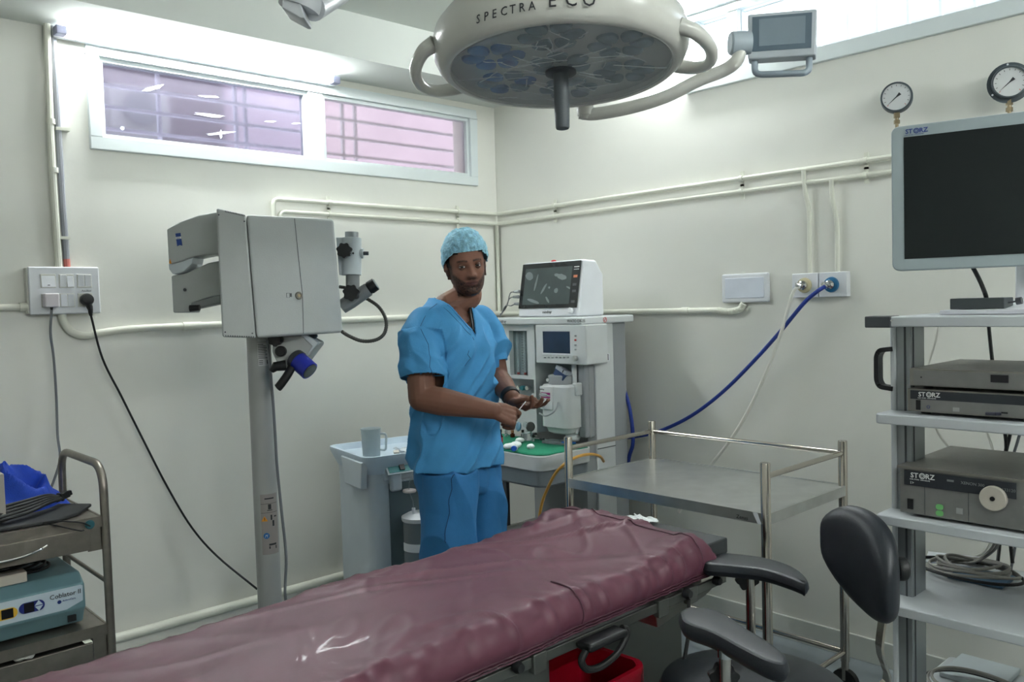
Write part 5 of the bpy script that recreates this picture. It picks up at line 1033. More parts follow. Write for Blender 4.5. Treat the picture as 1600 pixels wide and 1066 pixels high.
# cable coil on the fourth shelf
cc = thing('cable_coil', 'loosely coiled grey and black cables on the fourth shelf', 'cable', at(1520, 890, z=.70))
o_ = at(1508, 893, z=.705)
for k in range(6):
    a_, b_ = .115-.008*k+.01*math.sin(k*2), .075-.005*k
    b = MB(); b.tube([o_+Vector((b_*math.cos(a)+.004*math.sin(k), a_*math.sin(a)-.02, .004*k+.01+.006*math.sin(2*a+k))) for a in [2*PI*j/40 for j in range(40)]], .0042, 7, closed=True); b.build('grey_loop', mat('coil_grey', (150, 148, 142), .5), cc)
b = MB(); b.tube([o_+Vector((.085*math.cos(a)-.012, .14*math.sin(a)-.01, .008+.004*math.sin(a))) for a in [2*PI*j/40 for j in range(34)]], .0045, 7); b.build('black_loop', BLACK, cc)
b = MB(); b.box(o_.x-.05, o_.x+.07, o_.y-.11, o_.y+.03, .691, .699); tag(b.build('blue_packet', mat('blue_packet_m', (78, 112, 140), .5, var=.2, vs=20), bevel=.002), 'blue packet lying under the coiled cables', 'packet')
b = MB(); b.M = frame(at(1478, 872, z=.712), (1, .3, 0), (0, 1, 0)); b.box(-.06, .05, -.10, .05, -.003, .0); tag(b.build('white_sheet', WHITE), 'white sheet lying at the back of the fourth shelf', 'paper')
for k in range(2): 
    b = MB(); b.tube(spl([at(1555+6*k, 848, z=.84), at(1545+6*k, 862, z=.79), at(1525, 876+2*k, z=.73), at(1495, 878+2*k, z=.712), at(1462, 885, z=.705)], 6), .0038, 7); b.build('feed_cable', mat('coil_grey', (150, 148, 142), .5), cc)
c5 = thing('cable_coil', 'grey and black cables looped on the bottom shelf', 'cable', at(1520, 1060, z=.39)); o5 = at(1530, 1085, z=.40)
for k, m_ in enumerate((BLACK, mat('coil_grey', (150, 148, 142), .5), mat('coil_grey', (150, 148, 142), .5))):
    b = MB(); b.tube([o5+Vector(((.10-.01*k)*math.cos(a), (.14-.01*k)*math.sin(a), .01+.008*k+.004*math.sin(2*a))) for a in [2*PI*j/40 for j in range(40)]], .0045, 7, closed=True); b.build('loop', m_, c5)
b = MB(); b.box(CX1-.17, CX1+.01, CY1-.19, CY1-.03, .386, .40); tag(b.build('white_slab', mat('slab_white', (190, 200, 204), .5), bevel=.003), 'white flat box at the back of the bottom shelf', 'box')
b = MB(); q = at(1401, 888, x=-1.2); b.lathe([(.010, -.012), (.010, 0), (.026, .001), (.029, .006), (.029, .020), (.026, .024)], at(1400, 889, Z=2.06), RT, 24)
knob_ = b

# ================================================================== SURGEON'S STOOL
ch = thing('surgeon_stool', 'black upholstered stool with two armrests and a kidney shaped backrest', 'stool', (-1.53, -2.57, 0))
SC = Vector((-1.535, -2.575, 0)); RTh = Vector((RT.x, RT.y, 0)).normalized(); FWh = Vector((FW.x, FW.y, 0)).normalized()
b = MB(); b.lathe([(.12, .475), (.20, .480), (.226, .50), (.232, .525), (.222, .548), (.19, .560), (.10, .562), (.0, .561)], SC, n=64); b.build('seat', LEATH, ch)
b = MB(); b.lathe([(.15, .462), (.15, .476)], SC, n=32); b.build('seat_plate', BLACK, ch)
b = MB(); b.lathe([(.028, .10), (.028, .32), (.018, .32), (.018, .47)], SC, n=24); b.build('gas_lift', STEELP, ch)
for k in range(5):
    a = 2*PI*k/5+.3; d = Vector((math.cos(a), math.sin(a), 0)); b = MB(); b.tube([SC+d*.02+Vector((0, 0, .12)), SC+d*.18+Vector((0, 0, .11)), SC+d*.30+Vector((0, 0, .09))], [.024, .02, .015], 12); b.build('base_leg', STEELP, ch)
    e = SC+d*.30; b = MB(); b.cyl(e+Vector((-d.y, d.x, 0))*.012+Vector((0, 0, .035)), e-Vector((-d.y, d.x, 0))*.012+Vector((0, 0, .035)), .035, n=18); b.cyl(e+Vector((0, 0, .04)), e+Vector((0, 0, .09)), .008, n=8); b.build('caster', BLACKR, ch)
def armrest(outline, Z, top, thick, nm, tilt=0):
    # outline: pixels of the pad's top surface edge, on the plane z = top
    P = [at(x, y, z=top) for x, y in outline]; P = spl(P+[P[0]], 5)[:-1]; c = sum(P, Vector())/len(P)
    n_ = len(P); ar = sum(P[i].x*P[(i+1) % n_].y-P[(i+1) % n_].x*P[i].y for i in range(n_)); sg = 1 if ar > 0 else -1
    def inset(g_, z):
        out = []
        for i in range(n_):
            t = P[(i+2) % n_]-P[i-2]; out.append(Vector((P[i].x-t.y/t.length*g_*sg, P[i].y+t.x/t.length*g_*sg, z)))
        return out
    b = MB(); b.loft([inset(.012, top-thick), inset(.005, top-thick+.006), inset(0, top-thick*.55), inset(.002, top-thick*.25), inset(.005, top-.003), inset(.010, top-.0005), inset(.014, top)]); return b.build(nm, LEATH, ch), c
AT = .775
a1, c1 = armrest([(1093, 868), (1110, 862), (1150, 864), (1200, 871), (1240, 884), (1263, 903), (1258, 912), (1230, 902), (1190, 890), (1140, 884), (1100, 880)], 0, AT, .036, 'armrest')
a2, c2 = armrest([(1060, 955), (1075, 947), (1110, 949), (1135, 958), (1165, 978), (1205, 1002), (1232, 1025), (1228, 1038), (1200, 1034), (1160, 1015), (1110, 988), (1068, 972)], 0, AT, .042, 'armrest')
for c, q in ((c1, (1172, 895)), (c2, (1133, 1020))):
    p = at(q[0], q[1], z=AT-.04); 
    b = MB(); b.cyl((p.x, p.y, .46), (p.x, p.y, AT-.03), .0125, n=18); b.build('armrest_post', STEELP, ch)
    b = MB(); b.cyl((p.x, p.y, AT-.050), (p.x, p.y, AT-.032), .016, n=16); b.build('armrest_collar', CHROME, ch)
    b = MB(); b.tube([(p.x, p.y, .47), (SC.x, SC.y, .468)], .012, 8); b.build('armrest_bracket', BLACK, ch)
p = at(1172, 900, z=AT-.04); star(p+FWh*.02+Vector((0, 0, -.018)), FWh, .030, .02, 'clamp_knob', ch, 7)
p = at(1133, 1060, z=AT-.12); star(at(1129, 1056, Z=1.86), -FWh, .032, .02, 'clamp_knob', ch, 7)
# backrest: curved pad
BZ = 2.14
def bp_ring(t):    # t along the height 0..1 (bottom to top)
    return None
pad_c = at(1358, 886, Z=BZ)
# the pad wraps round a vertical axis in front of it (towards the seat)
sd = (SC-Vector((pad_c.x, pad_c.y, 0))); sd.z = 0; sd.normalize(); pd = Vector((-sd.y, sd.x, 0))
vs = []; NU, NV = 36, 20; outer = []; 
def bshape(u, v, s_):    # u -1..1 across, v -1..1 up, s_ front/back
    w = .17*(1-.0*v)*math.sqrt(max(0, 1-abs(v)**2.6))**1; x = u*w
    th = .030*math.sqrt(max(0, 1-abs(u)**4))*math.sqrt(max(0, 1-abs(v)**4))
    return x, v*.122+.012*(1-(u**2)), th
b = MB(); rings = []
for i in range(NV+1):
    v = -math.cos(PI*i/NV); ring = []
    v_ = max(-.9995, min(.9995, v))
    for k in range(NU):
        a = 2*PI*k/NU; u = math.cos(a); s_ = math.sin(a)
        w = .140*(1-abs(v_)**4.5)**.5+.003; x = w*u; z = .128*v_*(1-.34*abs(x/.14)**2.5)+.012-.25*x
        th = .042*abs(s_)*(1 if s_ > 0 else -1)*(1-abs(v_)**5)**.5
        R_ = .19; ang = x/R_
        r_ = R_-th
        p = pad_c + sd*(R_-r_*math.cos(ang))*1.0 + pd*(r_*math.sin(ang)) + Vector((0, 0, z))
        ring.append(p)
    rings.append(ring)
b.loft(rings); b.build('backrest', LEATH, ch, ang=80)
b = MB(); q0 = at(1392, 850, Z=BZ+.02); q1 = at(1386, 920, Z=BZ+.01); q2 = at(1374, 1010, Z=BZ-.02)
ribbon(spl([q0, q1, q2, (q2.x, q2.y, .5), (SC.x+.05, SC.y-.01, .468), (SC.x, SC.y, .468)], 5), .036, .006, RTh.cross(Vector((0, 0, 1)))).build('backrest_bar', STEELP, ch)
knob_.build('adjusting_knob', BLACK, ch)

# ================================================================== SURGICAL LAMP
LZ = 2.0; LC = at(876, 107, Z=LZ)
camd = Vector((CAM.x-LC.x, CAM.y-LC.y, 0)).normalized(); tl_ = math.radians(5.4)
axd = Vector((0, 0, -1))*math.cos(tl_)+camd*math.sin(tl_); axd = (axd+RT*.012).normalized()     # the way the lamp looks: down, tipped a little to the camera
lx = Vector((RT.x, RT.y, 0)).normalized(); LM = frame(LC, lx, (-axd).cross(lx))                # local: x right, z up through the lamp
sl = thing('surgical_lamp', 'large round cream surgical lamp head with many lenses hanging over the table', 'lamp', LC)
def ll(prof, nm, m_, n=72, cap=True, par=sl): b = MB(); b.M = LM; b.lathe(prof, (0, 0, 0), n=n, cap=cap); return b.build(nm, m_, par, ang=50)
shell = ll([(.259, -.001), (.264, -.006), (.275, -.006), (.289, .006), (.300, .03), (.303, .055), (.296, .085), (.275, .112), (.235, .135), (.16, .155), (.08, .162), (.0, .163)], 'lamp_shell', LAMPC, cap=False)
ll([(.262, -.0055), (.2615, .012), (.0, .012)], 'lens_plate', mat('lens_plate_grey', (188, 190, 188), .5), cap=False)
# lens pockets: clusters of six petals
LEN = mat('lens_blue_grey', (122, 138, 148), .25, var=.25, vs=30); LEN2 = mat('lens_blue', (72, 112, 170), .25, var=.3, vs=30)
def petal(cx, cy, a, m_):
    P = []
    for k in range(14):
        t = 2*PI*k/14; u = .0285*math.cos(t); v = .0235*math.sin(t)*(1.0+.35*math.cos(t)); P.append((cx+(u+.047)*math.cos(a)-v*math.sin(a), cy+(u+.047)*math.sin(a)+v*math.cos(a)))
    if max(math.hypot(x, y) for x, y in P) > .262: 
        P = [(x*min(1, .258/math.hypot(x, y)), y*min(1, .258/math.hypot(x, y))) for x, y in P]
        if sum(math.hypot(x, y) for x, y in P)/len(P) > .252: return
    b = MB(); b.M = LM; n = len(P); c = (sum(p[0] for p in P)/n, sum(p[1] for p in P)/n)
    b.loft([[(x, y, .011) for x, y in P], [(c[0]+(x-c[0])*.9, c[1]+(y-c[1])*.9, .006) for x, y in P], [(c[0]+(x-c[0])*.4, c[1]+(y-c[1])*.4, .002) for x, y in P]]); b.build('lens', m_, sl)
cl = [(0, 0)]+[(.168*math.cos(math.radians(60*k+20)), .168*math.sin(math.radians(60*k+20))) for k in range(6)]
for i, (cx, cy) in enumerate(cl):
    for k in range(6): petal(cx, cy, math.radians(60*k+20+30*(i > 0)*0+(30 if i else 0)), LEN2 if i == 4 or i == 3 and k % 2 else LEN)
CV = mat('lamp_cover', (215, 222, 226), .12, alpha=.30, bump=.6, bs=9)
ll([(.261, -.0065), (.0, -.0075)], 'clear_cover', CV, cap=False)
# wrinkled protective film: thin raised creases
FILM = mat('film_crease', (225, 230, 232), .25, alpha=.75)
for k in range(44):
    a = random.uniform(0, 2*PI); r0 = random.uniform(.07, .22); L_ = random.uniform(.02, .07); d = random.uniform(0, PI); P = []
    for j in range(5): P.append((r0*math.cos(a)+L_*(j-2)/2*math.cos(d)+random.uniform(-.003, .003), r0*math.sin(a)+L_*(j-2)/2*math.sin(d)*.6+random.uniform(-.003, .003), -.0085))
    P = [p for p in P if math.hypot(p[0], p[1]) < .255]
    if len(P) > 2: b = MB(); b.M = LM; b.tube(spl(P, 3), random.uniform(.0005, .0012), 4); b.build('film_crease', FILM, sl)
ll([(.037, -.008), (.037, -.013), (.034, -.015), (.02, -.015)], 'handle_flange', DARK)
ll([(.018, -.015), (.0185, -.08), (.0175, -.118), (.0165, -.142), (.015, -.145), (.0, -.145)], 'centre_handle', mat('lamp_handle_grey', (78, 84, 88), .5), n=32)
# side handles (loops) at left and right of the rim
def loop(a_deg, nm, rr=.0155):
    a = math.radians(a_deg); c = Vector((math.cos(a), math.sin(a), 0)); t_ = Vector((-c.y, c.x, 0)); P = []
    for s_, rad, z in ((-.125, .262, .035), (-.115, .30, .022), (-.07, .338, .006), (0, .352, .0), (.07, .338, .010), (.115, .305, .03), (.125, .27, .045)):
        P.append(c*rad+t_*s_+Vector((0, 0, z)))
    b = MB(); b.M = LM; pp = spl(P, 6); b.tube(pp, [rr*(1.25-.35*math.sin(PI*i/(len(pp)-1))) for i in range(len(pp))], 14); b.build(nm, LAMPC, sl)
loop(167, 'side_handle'); loop(-4, 'side_handle')
# writing on the rim
def rimtext(s_, a0, da, size, z):
    for i, chh in enumerate(s_):
        if chh == ' ': continue
        a = math.radians(a0+da*i); n_ = Vector((math.cos(a), math.sin(a), 0)); r_ = .3015
        M = LM @ frame(n_*(r_-.0)+Vector((0, 0, z)), Vector((-n_.y, n_.x, 0)), Vector((0, 0, 1))-n_*.10)
        text('lettering', chh, size, M, INK, sl, sx=.82)
base_a = -118
rimtext('SPECTRA', -129, 3.9, .028, .012)
rimtext('ECO', -98, 6.6, .044, .014)
b = MB(); a = math.radians(-132); n_ = Vector((math.cos(a), math.sin(a), 0)); 
# suspension: hub, yoke to the ceiling
b = MB(); b.M = LM; b.lathe([(.05, .16), (.05, .20), (.03, .22)], (0, 0, 0), n=28); b.build('top_hub', LAMPC, sl)
topc = LM @ Vector((0, 0, .21))
b = MB(); b.tube(rnd([topc, topc+Vector((0, 0, .12)), (topc.x-.05, topc.y+.35, 2.56), (topc.x-.05, topc.y+.35, H)], .08), .028, 16); b.build('suspension_arm', LAMPC, sl)
b = MB(); b.lathe([(.09, H-.05), (.11, H-.02), (.11, H)], (topc.x-.05, topc.y+.35, 0), n=32); b.build('ceiling_rose', LAMPC, sl)
# second arm with control screen, passing under the rim on the right
AZ = 2.3
ca = thing('lamp_control_arm', 'cream tubular arm curving right of the lamp to a small control screen', 'lamp arm', at(918, 170, Z=AZ))
b = MB(); P = spl([at(905, 176, Z=AZ+.02), at(930, 178, Z=AZ+.02), at(985, 168, Z=AZ), at(1040, 151, Z=AZ-.03), at(1090, 126, Z=AZ-.06), at(1130, 110, Z=AZ-.08), at(1150, 96, Z=AZ-.10), at(1157, 78, Z=AZ-.10)], 6); b.tube(P, .0175, 16); b.build('arm_tube', LAMPC, ca)
b = MB(); c = at(914, 160, Z=AZ+.02); b.tube([c+Vector((0, 0, .07)), c, c-Vector((0, 0, .035)), c-Vector((0, 0, .046))], [.026, .024, .022, .012], 18); b.build('arm_knuckle', LAMPC, ca)
b = MB(); b.tube(rnd([c+Vector((0, 0, .05)), c+Vector((0, 0, .5)), (c.x, c.y, H)], .04), .022, 14); b.build('drop_tube', LAMPC, ca)
SZ = AZ-.10
b = MB(); b.tube([at(1140, 68, Z=SZ), at(1143, 68, Z=SZ), at(1172, 67, Z=SZ)], [.026, .030, .030], n=24); b.build('swivel', mat('swivel_grey', (170, 182, 190), .4), ca)
pS = [at(1168, 22, Z=SZ), at(1277, 13, Z=SZ-.06), at(1275, 86, Z=SZ-.06), at(1168, 93, Z=SZ)]
n_ = (pS[1]-pS[0]).cross(pS[3]-pS[0]).normalized(); n_ = n_ if n_.dot(CAM-pS[0]) > 0 else -n_
b = MB(); b.prism(pS, -n_*.045); scr = b.build('screen_housing', mat('housing_pale', (182, 190, 196), .4), ca, bevel=.005)
sp_ = lambda u, v: (pS[3]*(1-u)+pS[2]*u)*(1-v)+(pS[0]*(1-u)+pS[1]*u)*v
b = MB(); b.prism([sp_(.07, .16), sp_(.93, .16), sp_(.93, .92), sp_(.07, .92)], n_*.0015); b.build('screen_bezel', mat('bezel_blue_grey', (92, 108, 120), .35), scr)
b = MB(); b.prism([sp_(.17, .27), sp_(.84, .27), sp_(.84, .86), sp_(.17, .86)], n_*.0022); b.build('screen', mat('ctl_screen', (128, 142, 152), .25), scr)
hl = [sp_(.10, .02), at(1178, 107, Z=SZ-.01), at(1188, 116, Z=SZ-.01), at(1256, 114, Z=SZ-.05), at(1263, 106, Z=SZ-.055), sp_(.90, .02)]
b = MB(); b.tube(rnd([hl[0]-n_*.02, at(1179, 117, Z=SZ), at(1264, 114, Z=SZ-.055), hl[-1]-n_*.02], .02), .0085, 12); b.build('grab_handle', mat('housing_grip', (140, 152, 162), .4), ca)
# grey pendant head at the top left
ph = thing('ceiling_pendant', 'pale grey ceiling arm end entering the frame at the top left', 'ceiling arm', at(480, 5, Z=1.9))
PM = mat('pendant_grey', (196, 200, 204), .35)
b = MB(); b.tube([at(440, -6, Z=1.86), at(475, 2, Z=1.9), at(500, 8, Z=1.93)], [.042, .045, .030], n=24)
b = MB(); c = at(474, -12, Z=1.9); b.lathe([(.046, -.04), (.050, -.02), (.050, .05), (.045, .055)], c, UP*.9+RT*.25, 32); b.build('joint_drum', PM, ph)
b = MB(); b.tube([at(441, 2, Z=1.88), at(441, -60, Z=1.88)], .002, 6)
b = MB(); P = [at(440, -30, Z=1.86), at(440, 12, Z=1.86), at(470, 28, Z=1.86), at(476, 28, Z=1.86), at(460, -30, Z=1.86)]; b.prism(P, FW*.07); b.build('joint_cover', PM, ph, bevel=.003)
b = MB(); b.tube([at(488, 12, Z=1.9), at(540, -20, Z=2.1), at(700, -110, Z=2.6)], [.030, .030, .032], 20); b.build('arm_beam', PM, ph)
e = at(700, -110, Z=2.6); b = MB(); b.tube([e, (e.x, e.y, H)], .03, 16); b.build('drop_tube', PM, ph)

# ================================================================== THE MAN
man = thing('person', 'man in blue scrubs and pale blue bouffant cap standing beside the anaesthesia machine', 'person', (-1.30, -1.28, 0))
MZ = 3.15; KP = MZ/FPX
T0 = at(707, 600, Z=MZ); T0 = Vector((T0.x, T0.y, 0))
al = math.radians(38); Rh = Vector((RT.x, RT.y, 0)).normalized(); Fh = Vector((FW.x, FW.y, 0)).normalized()
fd = Rh*math.cos(al)-Fh*math.sin(al)      # the way his chest faces
sd_ = -Fh*math.cos(al)-Rh*math.sin(al)    # his right-hand side
ZU = Vector((0, 0, 1))
def tz(py, px=707, Z=MZ): return at(px, py, Z=Z).z
def ering(c, u, v, a, b_, n=28, p=2.0):
    out = []
    for k in range(n):
        t = 2*PI*k/n; ct, st_ = math.cos(t), math.sin(t); out.append(c+u*a*math.copysign(abs(ct)**(2/p), ct)+v*b_*math.copysign(abs(st_)**(2/p), st_))
    return out
def evalmesh(mb, mods):
    me = bpy.data.meshes.new('tmp'); me.from_pydata(mb.v, [], mb.f); me.validate(); o = bpy.data.objects.new('tmp', me); COL.objects.link(o)
    bm = bmesh.new(); bm.from_mesh(me); bmesh.ops.recalc_face_normals(bm, faces=bm.faces); bm.to_mesh(me); bm.free()
    for kind, kw in mods:
        md = o.modifiers.new('m', kind)
        for k, v in kw.items(): setattr(md, k, v)
    bpy.context.view_layer.update(); r = bpy.data.meshes.new_from_object(o.evaluated_get(bpy.context.evaluated_depsgraph_get()))
    V = [v.co.copy() for v in r.vertices]; F_ = [list(p.vertices) for p in r.polygons]; N = [v.normal.copy() for v in r.vertices]
    bpy.data.objects.remove(o); bpy.data.meshes.remove(r); bpy.data.meshes.remove(me); return V, F_, N
def caps(mb, P, R, n=16):       # chain of spheres and cones
    for i, p in enumerate(P):
        mb.ell(p, R[i], R[i], R[i], 14, 10)
    for i in range(len(P)-1): mb.tube([P[i], P[i+1]], [R[i], R[i+1]], n)
# ---- head, in its own frame
HC = at(728, 416, Z=3.13)
yw = math.radians(15); hf = (-Fh*math.cos(yw)+Rh*math.sin(yw)); pitch_ = math.radians(4)
hr = hf.cross(ZU); hu = ZU.copy()
roll_ = math.radians(-6)                     # top of the head leans to the viewer's left
hf2 = (hf*math.cos(pitch_)-hu*math.sin(pitch_)); hu2 = (hu*math.cos(pitch_)+hf*math.sin(pitch_))
hr3 = hr*math.cos(roll_)+hu2*math.sin(roll_); hu3 = hu2*math.cos(roll_)-hr*math.sin(roll_)
# hr3 points to his right (viewer's left)
HS = .93
HM = Matrix((hr3*HS, hf2*HS, hu3*HS)).transposed().to_4x4(); HM.translation = HC
HT = [(.118, .005, .01, -.02), (.112, .033, .040, -.052), (.097, .055, .064, -.076), (.072, .0685, .080, -.092), (.045, .0745, .087, -.099), (.02, .0755, .0885, -.099), (0, .0735, .0865, -.096), (-.02, .0715, .0865, -.088), (-.04, .0685, .0865, -.076), (-.06, .0645, .0860, -.062), (-.08, .0575, .0845, -.047), (-.095, .048, .082, -.032), (-.108, .035, .0775, -.012), (-.118, .015, .058, .02)]
def hprof(z):
    for i in range(len(HT)-1):
        a, b_ = HT[i], HT[i+1]
        if a[0] >= z >= b_[0]: t = (a[0]-z)/(a[0]-b_[0]); return [a[k]+(b_[k]-a[k])*t for k in (1, 2, 3)]
    return list(HT[0][1:]) if z > 0 else list(HT[-1][1:])
def g(x, s): return math.exp(-(x/s)**2)
def face_d(x, z):
    d = 0
    # nose
    if -.052 < z < .022: t = (.016-z)/.052; t = max(0, min(1, t)); wdt = .0085+.006*t; d += (.004+.0205*t**1.1)*g(x, wdt)*(1 if z > -.038 else max(0, 1-(-.038-z)/.010))
    d += .009*g(abs(x)-.0135, .006)*g(z+.034, .0075)            # nostril wings
    d -= .0115*g(abs(x)-.031, .0155)*g(z-.001, .0115)           # sockets
    d += .0045*g(abs(x)-.027, .022)*g(z-.0205, .0075)           # brow ridge
    d += .0045*g(abs(x)-.046, .018)*g(z+.022, .016)             # cheekbones
    d += .0062*g(x, .021)*g(z+.0590, .0042)+.0068*g(x, .019)*g(z+.0705, .0050)-.0035*g(x, .024)*g(z+.0645, .0022)+.004*g(x, .028)*g(z+.063, .013)
    d -= .0022*g(x, .004)*g(z+.050, .005)
    d -= .004*g(x, .02)*g(z+.081, .005); d += .0075*g(x, .022)*g(z+.1, .012)
    return d
hb = MB(); NZ, NA = 110, 120; rings = []
for i in range(NZ+1):
    z = .118-.236*(.5-.5*math.cos(PI*i/NZ)); w, f_, bk_ = hprof(z); mid = (f_*.35+bk_*.65)+.012; ring = []
    for k in range(NA):
        a = 2*PI*k/NA; c_, s_ = math.cos(a), math.sin(a); ry_ = (f_-mid) if s_ > 0 else (mid-bk_)
        p = 2.25 if s_ > 0 else 2.1
        x = w*math.copysign(abs(c_)**(2/p), c_); y = mid+ry_*math.copysign(abs(s_)**(2/p), s_)
        if s_ > 0: y += face_d(x, z)*min(1, s_*1.6)
        ring.append(Vector((x, y, z)))
    rings.append(ring)
hb.M = HM; hb.loft(rings)
# ears
for sg in (1, -1):
    hb.M = HM @ Matrix.Translation((sg*.077, -.004, -.014)) @ Matrix.Rotation(sg*math.radians(22), 4, 'Z') @ Matrix.Rotation(math.radians(8), 4, 'X')
    P = [(0, .012*math.cos(a)*(1-.25*math.sin(a)*-1)-.004, .030*math.sin(a)) for a in [math.radians(-100+ k*20) for k in range(15)]]
    hb.tube(P, [.0045]*15, 8); hb.ell((-.0*sg, -.002, -.0), .004, .011, .026, 12, 8)
    hb.ell((0, .004, -.026), .0045, .006, .008, 10, 6)
hb.M = Matrix.Identity(4)
HL = lambda x, y, z: HM @ Vector((x, y, z))
# neck and torso core
shR, shL = at(655, 508, Z=3.02), at(757, 502, Z=3.29)
nb = T0+ZU*1.47-fd*.012
caps(hb, [HL(0, -.025, -.075), HL(0, -.03, -.12), nb+ZU*.02, nb-ZU*.04], [.053, .053, .055, .060])
for z, sx_, sy_ in ((1.40, .14, .085), (1.30, .15, .10), (1.15, .14, .10), (1.0, .15, .105), (.92, .15, .11)): hb.ell(T0+ZU*z, 1, 1, 1, 4, 3) if 0 else None
tor = [(1.49, .05, .05), (1.455, .09, .062), (1.42, .14, .080), (1.36, .155, .098), (1.25, .15, .105), (1.12, .14, .105), (1.0, .13, .10), (.90, .13, .095), (.86, .11, .08)]
hb.loft([ering(T0+ZU*z, sd_, fd, a, b_) for z, a, b_ in tor])
# arms
elR, wrR = at(659, 622, Z=2.95), at(771, 642, Z=2.93)
elL, wrL = at(783, 586, Z=3.30), at(800, 622, Z=3.12)
elL = at(776, 590, Z=3.26)
caps(hb, [shR-sd_*.02, shR*.5+elR*.5, elR], [.058, .052, .048])
caps(hb, [elR, elR*.72+wrR*.28, elR*.35+wrR*.65, wrR], [.048, .050, .040, .030])
caps(hb, [shL+sd_*.02, shL*.5+elL*.5, elL], [.058, .052, .046])
caps(hb, [elL, elL*.6+wrL*.4, wrL], [.046, .045, .030])
# hands
def hand(mb, o, d, nrm_, th, L, curls, thumb, spread=1.0, sc=1.0):
    """o wrist, d along the palm, nrm_ out of the back of the hand, th towards the thumb side"""
    d = d.normalized(); n = (nrm_-d*nrm_.dot(d)).normalized(); s = n.cross(d); s = s if s.dot(th) > 0 else -s
    k = sc
    for i, off in enumerate((.030, .011, -.009, -.028)):
        caps(mb, [o+d*.012+s*off*.55, o+d*.050*k+s*off*.9, o+d*.088*k+s*off*1.0-n*.004*abs(i-1.2)], [.016, .0145, .0115], 10)
    tips = []
    for i, off in enumerate((.030, .011, -.009, -.028)):
        p = o+d*.090*k+s*off*1.0; dirv = (d+s*(.10-.07*i)*spread).normalized(); ang = 0; pts = [p]; LL = ((.040, .025, .020), (.045, .029, .022), (.041, .027, .021), (.033, .020, .018))[i]
        for j in range(3):
            ang += curls[i][j]; q = dirv*math.cos(ang)-n*math.sin(ang); p = p+q*LL[j]*k; pts.append(p)
        caps(mb, pts, [.0105, .0092, .0085, .0072], 10); tips.append(p)
    p = o+d*.022*k+s*.022; pts = [p]
    for j, (ds, dd, dn, l_) in enumerate(thumb): p = p+(s*ds+d*dd-n*dn).normalized()*l_*k; pts.append(p)
    caps(mb, pts, [.0165, .0130, .0105, .0085], 10); tips.append(p)
    return tips
hdR = (at(800, 650, Z=2.95)-wrR).normalized(); nR = (-Fh*.75+ZU*.65)
R_ = math.radians
tipR = hand(hb, wrR, hdR, nR, ZU+Fh*.3, 1, [[R_(35), R_(45), R_(20)], [R_(60), R_(60), R_(30)], [R_(68), R_(65), R_(30)], [R_(72), R_(65), R_(30)]], [(.55, .8, .45, .042), (.1, 1, .45, .033), (-.2, 1, .35, .026)], sc=.86)
hdL = (at(846, 640, Z=3.05)-wrL).normalized(); nL = (-ZU*.8+Fh*.35)
tipL = hand(hb, wrL, hdL, nL, -Fh*.4+ZU*.9, 1, [[R_(38), R_(40), R_(25)], [R_(22), R_(30), R_(20)], [R_(12), R_(25), R_(18)], [R_(10), R_(20), R_(15)]], [(.5, .9, .6, .044), (.15, 1, .7, .034), (-.1, 1, .55, .028)], sc=.92)
# legs
hipR, hipL = at(700, 745, Z=3.07), at(748, 742, Z=3.26)
anR = Vector((hipR.x, hipR.y, .08))-Rh*.0; anL = Vector((hipL.x, hipL.y, .08))+Rh*.02
for hp_, an in ((hipR, anR), (hipL, anL)):
    kn = Vector(((hp_.x+an.x)/2, (hp_.y+an.y)/2, .48))+fd*.02
    hp_ = hp_*.6+Vector((T0.x, T0.y, 0))*.4
    caps(hb, [Vector((hp_.x, hp_.y, .86)), kn*.5+Vector((hp_.x, hp_.y, .88))*.5, kn, kn*.55+an*.45, an], [.068, .07, .055, .05, .036])
    caps(hb, [an, an+fd*.08-ZU*.035, an+fd*.14-ZU*.045], [.036, .034, .026])
V, F_, N = evalmesh(hb, [('REMESH', dict(mode='VOXEL', voxel_size=.0032)), ('SMOOTH', dict(factor=.5, iterations=3))])
me = bpy.data.meshes.new('body'); inv = ROOTM[man.name].inverted(); me.from_pydata([inv @ v for v in V], [], F_)
me.polygons.foreach_set('use_smooth', [True]*len(me.polygons))
ca_ = me.color_attributes.new('Col', 'FLOAT_COLOR', 'POINT'); HI = HM.inverted()
skin = Vector(lin((110, 76, 62))); bearc = Vector(lin((20, 16, 17))); lipc = Vector(lin((88, 56, 52))); hairc = Vector(lin((22, 18, 18)))
cols = []
